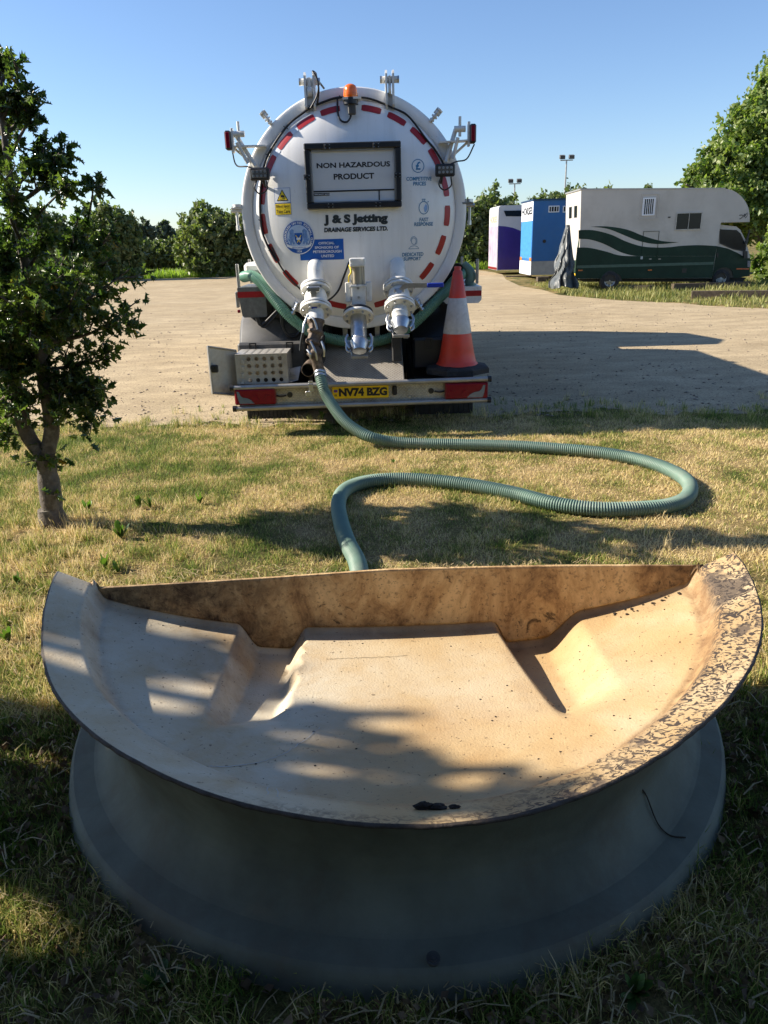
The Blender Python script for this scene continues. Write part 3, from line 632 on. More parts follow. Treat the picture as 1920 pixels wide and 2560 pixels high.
# crack on the skirt and the bolt
def skirt_pt(r, h, adeg, off=.003):
    t = h/.5; a = math.radians(adeg); return Vector((.02+.02*t+(r+off+.004*math.sin(a*5+1))*math.cos(a), 2.42+.155*t+(r+off+.004*math.sin(a*5+1))*math.sin(a), h+.002))
cp = spline([skirt_pt(1.031, .20, -48, .003), skirt_pt(1.034, .17, -46.8, .003), skirt_pt(1.062, .108, -46.3, .004), skirt_pt(1.094, .082, -45.6, .003), skirt_pt(1.13, .075, -44, .001)], .006)
MB().tube(cp, .0022, 5).build('crack', M['crackline'], shell)
def skirt_bolt():
    c_ = Vector((.088, 1.296, .083)); mb = MB(); nrm = Vector((0.0, -.2, .98)).normalized()
    mb.cyl(c_-nrm*.004, c_+nrm*.004, .017, 20); mb.cyl(c_+nrm*.004, c_+nrm*.007, .011, 6, sm=False); mb.cyl(c_+nrm*.0070, c_+nrm*.010, .006, 10)
    mb.build('bolt', M['mudguard'], shell)
skirt_bolt()
# clumps of dirt in the bowl
def rough_ball(mb, c_, r, sq=(1, 1, .6), seed=0):
    rr = random.Random(seed); n1, n2 = 7, 10; vs = []
    for i in range(n1+1):
        th = math.pi*i/n1
        for k in range(n2):
            ph = 2*math.pi*k/n2; q = r*rr.uniform(.7, 1.15); vs.append((c_[0]+q*sq[0]*math.sin(th)*math.cos(ph), c_[1]+q*sq[1]*math.sin(th)*math.sin(ph), c_[2]+q*sq[2]*math.cos(th)))
    mb.add(vs, [(i*n2+k, i*n2+(k+1) % n2, (i+1)*n2+(k+1) % n2, (i+1)*n2+k) for i in range(n1) for k in range(n2)])
X_, Y_ = gnd(915, 1752, .47); mb = MB(); rough_ball(mb, (X_, Y_+.01, bowl_z(X_, Y_+.01)+.006), .017, (1.4, .7, .7), 3); rough_ball(mb, (X_+.035, Y_+.005, bowl_z(X_+.03, Y_)+.003), .014, (1.6, .7, .6), 4); rough_ball(mb, (X_+.07, Y_+.004, bowl_z(X_+.07, Y_)+.002), .009, (1.6, .7, .6), 5)
tag(mb.build('dirt_clod', M['dirt']), 'dark lump of dirt and dead leaf on the front rim of the shell', 'dirt')
mb = MB()
for i in range(150):
    while True:
        a, rho_ = rnd.uniform(math.pi, 2*math.pi), rnd.random()**.5*.86
        X_, Y_ = RC[0]+RR*rho_*math.cos(a), RC[1]+RR*rho_*math.sin(a)
        if rnd.random() < .35 or X_ > .1 or Y_ > 2.45: break
    if Y_ > 2.56: Y_ = 2.55
    rough_ball(mb, (X_, Y_, bowl_z(X_, Y_)+.0008), rnd.choice([.0012, .0018, .003]), (1.3, 1, .5), i)
for i in range(22):
    X_ = rnd.uniform(.85, 1.13); Y_ = RC[1]-.03-rnd.random()*.05*(1.2-X_)*4
    rough_ball(mb, (X_, Y_, bowl_z(X_, Y_)+.002), rnd.choice([.003, .004, .006]), (1.2, .9, .7), 300+i)
tag(mb.build('bowl_debris', M['dirt']), 'specks of dirt scattered over the cream inside of the shell', 'debris', kind='stuff')
# opening behind the shell that the hose enters
mb = MB(); mb.lathe([(.30, .035), (.33, .04), (.35, .03), (.36, .0)], (-.12, 3.06, 0), 40); mb.lathe([(.30, .035), (.30, .012), (.001, .012)], (-.12, 3.06, 0), 40, mi=1)  # black disc painted in for the dark of the pit
tag(mb.build('manhole_opening', [M['skirt'], M['black_print_hollow']]), 'dark round manhole opening behind the shell where the hose goes in', 'manhole')

# ------------------------------------------------------------------ suction hose
def corrugated(path, r, step=.0042, pitch=.0168, n=16, amp=.0045):
    pts = spline(path, step); rad = [r+amp*math.cos(2*math.pi*i*step/pitch) for i in range(len(pts))]
    return pts, rad
hp = [a2(612, 772, 6.80), a2(628, 850, 6.72), a2(660, 930, 6.66)]
hp = [Vector(p) for p in hp]
hz = [(740, 903), (768, 928), (800, 944), (845, 954), (900, 958), (1000, 960), (1120, 964), (1250, 973), (1340, 985), (1410, 1002), (1465, 1025), (1490, 1048), (1485, 1073), (1455, 1090), (1400, 1098), (1300, 1100), (1200, 1089), (1100, 1064), (1000, 1046), (900, 1036), (830, 1036), (775, 1045), (742, 1062), (731, 1090), (737, 1130), (752, 1175), (772, 1215)]
RH = .047
zz = [.42, .30, .19, .11, .065]+[.05]*60
lie = []
for i, p in enumerate(hz):
    z = [.34, .20, .11, .065][i] if i < 4 else .05
    X_, Y_ = gnd(p[0], p[1], z); lie.append(Vector((X_, Y_, z)))
# first hanging points: bring depth smoothly from coupling to the ground
lie[0] = at(738, 903, 6.45); lie[1] = at(768, 928, 6.33)
lie += [Vector((-.13, 3.45, .05)), Vector((-.12, 3.25, .03)), Vector((-.12, 3.08, -.08))]
pts, rad = corrugated(hp+lie, RH)
hose = empty('suction_hose', lie[5], 'green corrugated suction hose looping over the lawn from the tanker to behind the shell', 'hose')
MB().tube(pts, rad, 16).build('hose_tube', M['hose'], hose)
def clampring(c_, d, r, name, parent, mat=None, w_=.012):
    c_ = Vector(c_); d = Vector(d).normalized(); mb = MB(); mb.tube([c_-d*w_, c_-d*w_*.9, c_+d*w_*.9, c_+d*w_], [r*.98, r, r, r*.98], 20)
    u = d.cross(Vector((0, 1, .2))).normalized(); mb.cyl(c_+u*r+Vector((0, -.01, 0))-d*.018, c_+u*r+Vector((0, -.01, 0))+d*.018, .006, 8)
    return mb.build(name, mat or M['steel'], parent)
clampring(pts[6], pts[8]-pts[6], RH+.006, 'hose_clamp', hose); clampring(pts[14], pts[16]-pts[14], RH+.006, 'hose_clamp', hose)

# ------------------------------------------------------------------ tanker truck
TX, TY = -.2, 6.9
truck = empty('tanker_truck', (TX, TY, 0), 'white vacuum tanker lorry seen from behind, parked on the gravel yard', 'tanker lorry')
TZ, TRR = 1.945, 1.045
DY = 7.47; DR = .955; DH = .232
def dish_y(x, z):
    r = math.hypot(x-TX, z-TZ); q = min(.9995, r/DR)
    return DY-DH*(1-q**2.6)**.62
def on_dish(zx, zy, f=a1):
    Y = 7.3
    for _ in range(8): p = f(zx, zy, Y); Y = dish_y(p.x, p.z)
    return p.x, p.z
# tank barrel with front dished end
mb = MB(); mb.lathe([(TRR-.03, 7.50-TY), (TRR-.03, 12.15-TY), (.8, 12.33-TY), (.4, 12.42-TY), (.01, 12.44-TY)], (TX, TY, TZ), 72, 'y')
for yy in (8.6, 9.8, 11.0): mb.lathe([(TRR-.03, yy-.04), (TRR+.01, yy-.03), (TRR+.01, yy+.03), (TRR-.03, yy+.04)], (TX, 0, TZ), 72, 'y')
mb.build('tank_barrel', M['white'], truck)
# door
mb = MB(); prof = [(.0015, DY-DH)]+[(DR*q, DY-DH*(1-q**2.6)**.62) for q in (.1, .2, .3, .4, .5, .58, .66, .74, .8, .85, .9, .94, .97, .985, .995, .9995)]+[(DR, 7.475)]
mb.lathe(prof, (TX, 0, TZ), 96, 'y'); door = mb.build('rear_door', M['white'], truck)
mb = MB(); mb.lathe([(DR-.012, 7.45), (DR-.005, 7.430), (DR+.008, 7.425), (TRR-.012, 7.425), (TRR, 7.432), (TRR, 7.462), (TRR-.01, 7.466)], (TX, 0, TZ), 120, 'y'); mb.build('door_flange', M['white'], truck)
mb = MB(); mb.lathe([(TRR-.03, 7.466), (TRR-.02, 7.468), (TRR-.02, 7.478), (TRR-.03, 7.48)], (TX, 0, TZ), 96, 'y'); mb.build('door_seal', M['black'], truck)
mb = MB(); mb.lathe([(TRR-.03, 7.482), (TRR, 7.484), (TRR, 7.515), (TRR-.03, 7.52)], (TX, 0, TZ), 96, 'y'); mb.build('tank_flange', M['white'], truck)
# conforming patches on the dish
def patch(name, poly_fn, mat, parent, nu=6, nv=3, off=.0025):
    vs = []
    for i in range(nu+1):
        for j in range(nv+1):
            x, z = poly_fn(i/nu, j/nv); vs.append((x, dish_y(x, z)-off, z))
    return mesh_obj(name, vs, [(i*(nv+1)+j, (i+1)*(nv+1)+j, (i+1)*(nv+1)+j+1, i*(nv+1)+j+1) for i in range(nu) for j in range(nv)], mat, parent)
SC = 1.965
def arc_fn(a0, a1, r0, r1): return lambda u, v: (TX+.01+math.cos(a0+(a1-a0)*u)*(r0+(r1-r0)*v), SC+math.sin(a0+(a1-a0)*u)*(r0+(r1-r0)*v))
def strip(a, da, mat, name, off):
    r0, r1 = (.828, .882); a = math.radians(a)
    # rounded ends by insetting corners
    def fn(u, v):
        rr = r0+(r1-r0)*v; e = .0
        if u in (0, 1): rr = r0+(r1-r0)*(.5+(v-.5)*.8)
        return (TX+.01+math.cos(a+(u-.5)*da)*rr, SC+math.sin(a+(u-.5)*da)*rr)
    return patch(name, fn, mat, door, 8, 2, off)
STR = [102.7, 78.0, 62.0, 46.0, 30.0, 13.0, -4, -21.6, -39.4, -56.5, -73.7, -103.7, -121.5, -137.9, -156.2, -174.2, 168.8, 151.5, 135.0, 118.7]
for a in STR: strip(a, .205, M['red_tape'], 'reflective_strip', .003)
for a in (176.5, 160, 143, 126.8): strip(a+.5, .085, M['pale_tape'], 'pale_reflective_strip', .0028)
# product sign
p0 = a1(512, 470, 7.19); p1 = a1(1095, 455, 7.19); p2 = a1(535, 862, 7.19)
sx0, sx1, sz0, sz1 = p0.x+.008, p1.x, p2.z-.0, p0.z
mb = MB(); fw = .052
for (a, b, c_, d) in ((sx0, sx1, sz1-fw, sz1), (sx0, sx1, sz0, sz0+fw), (sx0, sx0+fw, sz0+fw, sz1-fw), (sx1-fw, sx1, sz0+fw, sz1-fw)): mb.bbox(a, b, 7.185, 7.30, c_, d, .008)
sign = mb.build('sign_frame', M['black'], truck)
mb = MB(); g_ = .015; ix0, ix1, iz0, iz1 = sx0+fw, sx1-fw, sz0+fw, sz1-fw
MB().box(ix0, ix1, 7.222, 7.232, iz0, iz1).build('sign_board', simple('white_sign_board', (.62, .64, .66), .2, var=.04, scale=5, coat=.5), sign)
mb = MB()
for (a, b, c_, d) in ((ix0, ix1, iz1-g_, iz1), (ix0, ix1, iz0, iz0+g_*.7), (ix0, ix0+g_*.8, iz0, iz1), (ix1-g_*.8, ix1, iz0, iz1)): mb.box(a, b, 7.205, 7.221, c_, d)
mb.build('inner_frame', M['alu'], sign)
yS = lambda x, z: 7.2205
def tb(name, s, q0, q1, mat, parent, bold=.02, f=a1, Y=7.22, yf=yS, shear=0):
    A, B = f(*q0, Y), f(*q1, Y); return text_fit(name, s, min(A.x, B.x), max(A.x, B.x), min(A.z, B.z), max(A.z, B.z), yf, mat, parent, bold, shear)
tb('lettering', 'NON HAZARDOUS', (597, 619), (1031, 575), M['black_print_hollow'], sign, .03)
tb('lettering', 'PRODUCT', (698, 686), (937, 644), M['black_print_hollow'], sign, .03)
A = a1(580, 765, 7.22); mb = MB(); zl = a1(820, 750, 7.22).z; mb.box(ix0+.012, ix1-.012, 7.2185, 7.2215, zl-.006, zl+.006); xl = a1(967, 780, 7.22).x; mb.box(xl-.005, xl+.005, 7.2180, 7.2210, iz0+.01, zl-.006); mb.box(ix0+.012, ix0+.155, 7.2182, 7.2212, a1(630, 780, 7.22).z, a1(630, 765, 7.22).z); mb.build('sign_lines', M['black_print_hollow'], sign)
tb('lettering', 'SPECIALIST ADVICE', (583, 777), (684, 768), M['print_white'], sign, .02, yf=lambda x, z: 7.2165)
def hinge(zx, zy, up=True):
    p = a1(zx, zy, 7.18); mb = MB(); mb.bbox(p.x-.03, p.x+.03, 7.172, 7.184, p.z-.012, p.z+.014, .003); mb.bbox(p.x-.03, p.x-.008, 7.172, 7.184, p.z-.03, p.z-.012, .002); mb.bbox(p.x+.008, p.x+.03, 7.172, 7.184, p.z-.03, p.z-.012, .002)
    for sx in (-.018, .018):
        for s2 in (.004, -.022): mb.cyl((p.x+sx, 7.173, p.z+s2), (p.x+sx, 7.169, p.z+s2), .0045, 8, 1)
    mb.build('hinge', [M['black'], M['steel']], sign)
hinge(660, 482); hinge(950, 475); hinge(540, 665); hinge(1078, 652); hinge(680, 832); hinge(960, 825)
# door lettering
def dtext(s, q0, q1, mat, bold=.02, shear=0., off=.003, parent=None):
    A, B = on_dish(*q0), on_dish(*q1)
    return text_fit('lettering', s, min(A[0], B[0]), max(A[0], B[0]), min(A[1], B[1]), max(A[1], B[1]), lambda x, z: dish_y(x, z)-off, mat, parent or door, bold, shear)
dtext('J & S Jetting', (640, 960), (1017, 884), M['letter'], .06)
dtext('DRAINAGE SERVICES LTD.', (641, 998), (1018, 960), M['letter'], .05, .12)
dtext('COMPETITIVE', (1128, 692), (1278, 668), M['teal'], .022, .1); dtext('PRICES', (1168, 721), (1244, 697), M['teal'], .022, .1)
dtext('FAST', (1205, 934), (1259, 910), M['teal'], .022, .1); dtext('RESPONSE', (1174, 961), (1286, 936), M['teal'], .022, .1)
dtext('DEDICATED', (1103, 1141), (1229, 1115), M['teal'], .022, .1); dtext('SUPPORT', (1111, 1166), (1216, 1142), M['teal'], .022, .1)
def dline(name, pts, w_, mat, off=.003, closed=False, parent=None):   # thin printed line on the dish, pts in (x,z)
    P_ = [Vector((a, 0, b)) for a, b in pts]; 
    if closed: P_.append(P_[0])
    vs = []; L = len(P_)
    for i, p in enumerate(P_):
        if closed and i in (0, L-1): d = (P_[1]-P_[L-2]).normalized()
        else: d = (P_[min(i+1, L-1)]-P_[max(0, i-1)]).normalized()
        nn = Vector((-d.z, 0, d.x))
        for s in (-1, 1): q = p+nn*s*w_/2; vs.append((q.x, dish_y(q.x, q.z)-off, q.z))
    return vs, [(2*i, 2*i+1, 2*i+3, 2*i+2) for i in range(L-1)]
def circ(cx, cz, r, n=28, a0=0, a1=2*math.pi, ez=1.): return [(cx+r*math.cos(a0+(a1-a0)*i/n), cz+ez*r*math.sin(a0+(a1-a0)*i/n)) for i in range(n+(0 if abs(a1-a0) > 6.28 else 1))]
def icon(name, lines, mat, w_=.006):
    mb = MB()
    for pts_, closed in lines: mb.add(*dline('', pts_, w_, mat, closed=closed))
    return mb.build(name, mat, door)
cx, cz = on_dish(1197, 604); icon('pound_icon', [(circ(cx, cz, .054), True)], M['teal'])
v, f_ = text_tris('£', .03); q = on_dish(1197, 604); text_fit('lettering', '£', cx-.022, cx+.024, cz-.034, cz+.036, lambda x, z: dish_y(x, z)-.003, M['teal'], door, .03)
cx, cz = on_dish(1231, 852); icon('stopwatch_icon', [(circ(cx, cz, .044, ez=1.2), True), ([(cx-.008, cz+.053), (cx-.008, cz+.068)], False), ([(cx+.008, cz+.053), (cx+.008, cz+.068)], False), ([(cx-.018, cz+.072), (cx+.018, cz+.072)], False), ([(cx+.036, cz+.045), (cx+.046, cz+.055)], False)], M['teal'])
MBv = [(cx, cz)]+[(cx+.034*math.cos(a), cz+1.2*.034*math.sin(a)) for a in np.linspace(math.radians(55), math.radians(-75), 8)]
mesh_obj('stopwatch_dial', [(a, dish_y(a, b)-.003, b) for a, b in MBv], [tuple(range(len(MBv)))], M['blue2'], door)
cx, cz = on_dish(1172, 1058); icon('headset_icon', [(circ(cx, cz+.012, .022, ez=1.3), True), (circ(cx, cz+.014, .030, 14, 0, math.pi, 1.25), False), (circ(cx, cz-.062, .048, 14, math.radians(10), math.radians(170), .7), False), ([(cx-.047, cz-.054), (cx+.047, cz-.054)], False), ([(cx+.03, cz+.01), (cx+.026, cz-.012), (cx+.008, cz-.016)], False)], M['teal'], .0035)
# warning sticker
A, B = on_dish(348, 738), on_dish(444, 893)
q0, q1 = on_dish(347, 735), on_dish(443, 735)
X0, X1, Z0, Z1 = on_dish(350, 815)[0], on_dish(441, 815)[0], on_dish(400, 892)[1], on_dish(395, 736)[1]
def rect(name, x0, x1, z0_, z1_, mat, off, n=5, parent=None): return patch(name, lambda u, v: (x0+(x1-x0)*u, z0_+(z1_-z0_)*v), mat, parent or door, n, n, off)
rect('warning_sticker', X0-.003, X1+.003, Z0-.003, Z1+.003, M['blue'], .0022)
rect('sticker_top', X0, X1, (Z0+Z1)/2-.01, Z1, M['print_white'], .0034); rect('sticker_bottom', X0, X1, Z0, (Z0+Z1)/2-.018, M['yellow'], .0034)
cx = (X0+X1)/2; hz_ = (Z0+Z1)/2
def flat(name, pts_, mat, off): return mesh_obj(name, [(a, dish_y(a, b)-off, b) for a, b in pts_], [tuple(range(len(pts_)))], mat, door)
flat('warning_triangle', [(cx-.055, hz_+.004), (cx+.055, hz_+.004), (cx, hz_+.102)], M['black_print_hollow'], .0048); flat('warning_triangle', [(cx-.044, hz_+.011), (cx+.044, hz_+.011), (cx, hz_+.088)], M['yellow'], .0062)
flat('warning_symbol', [(cx-.02, hz_+.032), (cx+.02, hz_+.032), (cx+.015, hz_+.052), (cx-.015, hz_+.052)], M['black_print_hollow'], .0076); flat('warning_symbol', [(cx-.028, hz_+.017), (cx+.028, hz_+.017), (cx+.028, hz_+.023), (cx-.028, hz_+.023)], M['black_print_hollow'], .0076)
bh = (hz_-.018-Z0)
for i, s in enumerate(('Blind Spot', 'Take Care')):
    zt = Z0+bh*(.9-.45*i); text_fit('lettering', s, X0+.008, X1-.008, zt-bh*.33, zt, lambda x, z: dish_y(x, z)-.005, M['black_print_hollow'], door, .015)
# sponsor panel and crest
X0, X1 = on_dish(497, 1100)[0], on_dish(757, 1100)[0]; Z0, Z1 = on_dish(620, 1161)[1], on_dish(660, 1038)[1]
rect('sponsor_panel', X0, X1, Z0, Z1, M['blue'], .0025, 8)
for s, q0, q1 in (('OFFICIAL', (608, 1070), (701, 1052)), ('SPONSORS OF', (586, 1096), (728, 1077)), ('PETERBOROUGH', (577, 1121), (743, 1101)), ('UNITED', (624, 1146), (700, 1128))): dtext(s, q0, q1, M['print_white'], .022, 0, .0055)
cx, cz = on_dish(489, 1027); cr = (on_dish(577, 1027)[0]-on_dish(401, 1027)[0])/2+.002; cre = 1.0
def disc(name, r, mat, off, n=40, rings=4):
    vs = [(cx, cz)]; 
    for i in range(1, rings+1): vs += circ(cx, cz, r*i/rings, n)
    fs = [(0, 1+k, 1+(k+1) % n) for k in range(n)]+[(1+(i-1)*n+k, 1+(i-1)*n+(k+1) % n, 1+i*n+(k+1) % n, 1+i*n+k) for i in range(1, rings) for k in range(n)]
    return mesh_obj(name, [(a, dish_y(a, b)-off, b) for a, b in vs], fs, mat, door)
disc('crest', cr*1.05, M['print_white'], .0045); disc('crest_ring', cr, M['blue'], .0058); disc('crest_field', cr*.76, simple('crest_pale_blue', (.45, .58, .78), .4, var=.08, scale=30), .0072)
S_ = 'PETERBOROUGH UNITED FOOTBALL CLUB'; mb = MB()
for i, ch in enumerate(S_):
    if ch == ' ': continue
    a = math.radians(208-(236*i/(len(S_)-1))); v, f_ = text_tris(ch, .03); mn, mx = v.min(0), v.max(0); v = (v-[(mn[0]+mx[0])/2, 0, 0])*cr*.19
    ca_, sa_ = math.cos(a-math.pi/2), math.sin(a-math.pi/2); rr = cr*.815
    vs = []
    for p in v:
        x_, z_ = cx+math.cos(a)*rr+p[0]*ca_-p[1]*sa_, cz+math.sin(a)*rr+p[0]*sa_+p[1]*ca_; vs.append((x_, dish_y(x_, z_)-.0074, z_))
    mb.add(vs, f_)
mb.build('lettering', M['print_white'], door)
def poly_c(name, pts_, mat, off): return mesh_obj(name, [(cx+a*cr, dish_y(cx+a*cr, cz+b*cr)-off, cz+b*cr) for a, b in pts_], [tuple(range(len(pts_)))], mat, door)
for s in (-1, 1):
    lion = [(.24, -.38), (.34, -.22), (.30, -.02), (.26, .10), (.30, .28), (.28, .42), (.40, .52), (.50, .45), (.58, .40), (.56, .22), (.62, .02), (.58, -.12), (.70, -.02), (.68, -.2), (.58, -.25), (.60, -.42), (.50, -.48), (.44, -.28), (.36, -.44)]
    poly_c('crest_lion', [(s*a*1., b) for a, b in lion], simple('crest_lion_blue', (.16, .30, .60), .4, var=.3, scale=60), .0086)
poly_c('crest_shield', [(-.25, .26), (.25, .26), (.26, -.15), (.14, -.38), (0, -.48), (-.14, -.38), (-.26, -.15)], M['blue'], .0098)
poly_c('crest_charge', [(-.15, -.05), (-.08, .0), (0, -.03), (.08, .0), (.15, -.05), (.12, -.16), (-.12, -.16)], M['print_white'], .0112)
poly_c('crest_key', [(-.2, .12), (-.16, .16), (.12, -.3), (.08, -.34)], M['yellow'], .0106); poly_c('crest_key', [(.2, .12), (.16, .16), (-.12, -.3), (-.08, -.34)], M['yellow'], .0108)
poly_c('crest_scroll', [(-.8, -.55), (-.55, -.66), (-.2, -.70), (.2, -.70), (.55, -.66), (.8, -.55), (.82, -.40), (.5, -.52), (.2, -.54), (-.2, -.54), (-.5, -.52), (-.82, -.40)], M['print_white'], .0112)
text_fit('lettering', '1934', cx-cr*.16, cx+cr*.16, cz-cr*.94, cz-cr*.80, lambda x, z: dish_y(x, z)-.0075, M['print_white'], door, .02)
text_fit('lettering', 'UPON THIS ROCK', cx-cr*.45, cx+cr*.45, cz-cr*.66, cz-cr*.58, lambda x, z: dish_y(x, z)-.0125, M['blue'], door, .01)
# top hinge brackets
for (xa, tops) in (((525, 585), 1), ((1003, 1052), -1)):
    pa, pb = a1(xa[0], 150, 7.42), a1(xa[1], 150, 7.42)
    zt = a1(550, 60, 7.42).z; zb = a1(550, 245, 7.42).z
    br = None
    mb = MB()
    for x in (pa.x, pb.x-.012): mb.prism([(7.36, zb-.02), (7.36, zt-.02), (7.39, zt+.01), (7.45, zt+.01), (7.52, zt-.08), (7.9, zb+.0), (7.9, zb-.2), (7.5, zb-.1)], 'x', x, x+.018)
    br = mb.build('hinge_bracket', M['white2'], truck)
    mb = MB(); zc = zt-.06; mb.cyl((pa.x-.03, 7.42, zc), (pb.x+.035, 7.42, zc), .028, 14); mb.build('hinge_pin', M['white2'], br)
    for xn in (pa.x-.045, pb.x+.035): MB().cyl((xn, 7.42, zc), (xn+.015, 7.42, zc), .032, 6, sm=False).build('nut', M['steel'], br)
    mb = MB(); mb.bbox(pa.x+.028, pb.x-.022, 7.38, 7.52, zc-.1, zc+.03, .008); mb.cyl((pa.x+.028, 7.40, zc-.08), (pb.x-.022, 7.40, zc-.08), .04, 14); mb.build('hinge_arm', M['white2'], br)
# beacon
bx = a1(798, 200, 7.30); zt = a1(798, 120, 7.30).z; zb = a1(798, 205, 7.30).z
mb = MB(); mb.cyl((bx.x, 7.30, zb-.045), (bx.x, 7.30, zb+.004), .0645, 24); bea = mb.build('beacon', M['black'], truck)
h = zt-zb; prof = [(.060, 0), (.0635, .02), (.062, h*.35), (.058, h*.62), (.049, h*.82), (.036, h*.93), (.018, h*.985), (.001, h)]
pf = []
for i in range(len(prof)-1):
    for t in np.linspace(0, 1, 5)[:-1]: r_ = prof[i][0]*(1-t)+prof[i+1][0]*t; h_ = prof[i][1]*(1-t)+prof[i+1][1]*t; pf.append((r_+.0014*math.sin(h_*420), h_))
mb = MB(); mb.lathe(pf+[prof[-1]], (bx.x, 7.30, zb+.004), 28); mb.build('beacon_lens', M['amber'], bea)
q = a1(805, 265, 7.29); mb = MB(); mb.bbox(q.x-.034, q.x+.034, 7.27, 7.33, q.z-.045, q.z+.045, .008); mb.build('junction_box', M['mudguard'], bea)
mb = MB(); mb.prism([(q.x-.075, q.z+.085), (q.x+.085, q.z+.085), (q.x+.075, q.z+.07), (q.x-.08, q.z+.066)], 'y', 7.24, 7.40); mb.build('beacon_shelf', M['white2'], bea)
# cables
def dcable(pts_, r=.007, off=.012, name='cable', parent=None, ties=0):
    P_ = [Vector((x, min(dish_y(x, z), 7.415)-off-.004, z)) for x, z in [on_dish(*p) for p in pts_]]
    sp = spline(P_, .02); return MB().tube(sp, r*1.45, 8).build(name, M['cable'], parent or truck), sp
cable_main, sp = dcable([(745, 205), (690, 215), (620, 240), (570, 260), (510, 300), (450, 345), (400, 400), (350, 470), (310, 540), (285, 610), (270, 700), (262, 800), (264, 900), (275, 990), (300, 1060), (330, 1120), (360, 1170)])
sp2 = [Vector(p) for p in sp[::14]]
mb = MB()
for p in sp2: mb.cyl(p+Vector((-.02, -.004, .012)), p+Vector((.02, -.004, -.012)), .004, 6)
mb.build('cable_tie', M['cable'], cable_main)
dcable([(740, 205), (800, 208), (880, 208), (960, 228), (1040, 262), (1120, 300), (1180, 360), (1240, 440), (1290, 500), (1330, 560), (1350, 600)], .006)
dcable([(722, 215), (720, 260), (724, 300), (738, 335), (770, 348), (792, 330), (802, 296)], .006, .02)
P_ = [on_dish(*p, a2) for p in [(330, 40), (380, 150), (440, 230), (510, 300), (560, 345)]]
MB().tube(spline([Vector((x, min(dish_y(x, z), 7.43)-.012, z)) for x, z in P_], .02), .008, 7).build('cable', M['cable'], truck)
P_ = [a2(660, 362, 7.2), a2(700, 330, 7.26), a2(730, 290, 7.27), a2(760, 210, 7.27), a2(790, 130, 7.24)]
MB().tube(spline(P_, .02), .009, 7).build('cable', M['cable'], truck)
P_ = [a1(600, 240, 7.36), a1(608, 150, 7.33), a1(596, 85, 7.34), a1(572, 45, 7.38), a1(590, 55, 7.45), a1(600, 90, 7.5), a1(640, 145, 7.6)]
MB().tube(spline(P_, .015), .009, 7).build('cable', M['cable'], truck)
P_ = [a1(590, 70, 7.37), a1(606, 120, 7.33), a1(597, 190, 7.33), a1(560, 262, 7.34)]
MB().tube(spline(P_, .015), .007, 7).build('cable', M['cable'], truck)
# clamps round the ring
def clamp(q, ang, f, Y=7.42, long=.13):
    p = f(*q, Y); a = math.radians(ang); d = Vector((math.cos(a), 0, math.sin(a))); nrm = Vector((-d.z, 0, d.x))
    mb = MB()
    mb.cyl(p-d*long*.5, p+d*long*.5, .016, 10); 
    for s in (-.35, -.1, .2, .42): mb.cyl(p+d*long*s-d*.006, p+d*long*s+d*.006, .032 if s in (-.1, .42) else .025, 6, sm=False)
    for i in range(5): mb.cyl(p+d*long*(.1+i*.09)+nrm*.03, p+d*long*(.1+i*.09)-nrm*.03, .006, 6)
    return mb.build('door_clamp', M['steel'] if f is a2 else M['white2'], truck)
clamp((300, 320), 128, a1); clamp((1300, 305), 48, a1); clamp((470, 405), 60, a2, 7.40); clamp((1205, 385), 122, a2, 7.40)
for (q, s) in (((130, 870), -1), ((1495, 838), 1)):
    p = a1(*q, 7.45); mb = MB(); mb.cyl(p+Vector((-.06, 0, 0)), p+Vector((.06, 0, 0)), .018, 10); mb.bbox(p.x-.06, p.x+.045, 7.42, 7.48, p.z+.012, p.z+.03, .004)
    mb.cyl(p+Vector((.012*s, 0, -.14)), p+Vector((.012*s, 0, .02)), .013, 8); mb.cyl(p+Vector((.012*s, 0, -.17)), p+Vector((.012*s, 0, -.13)), .02, 6, sm=False)
    mb.cyl(p+Vector((0, 0, .03)), p+Vector((0, 0, .055)), .042, 14); mb.build('side_latch', M['white2'] if s < 0 else M['steel'], truck)
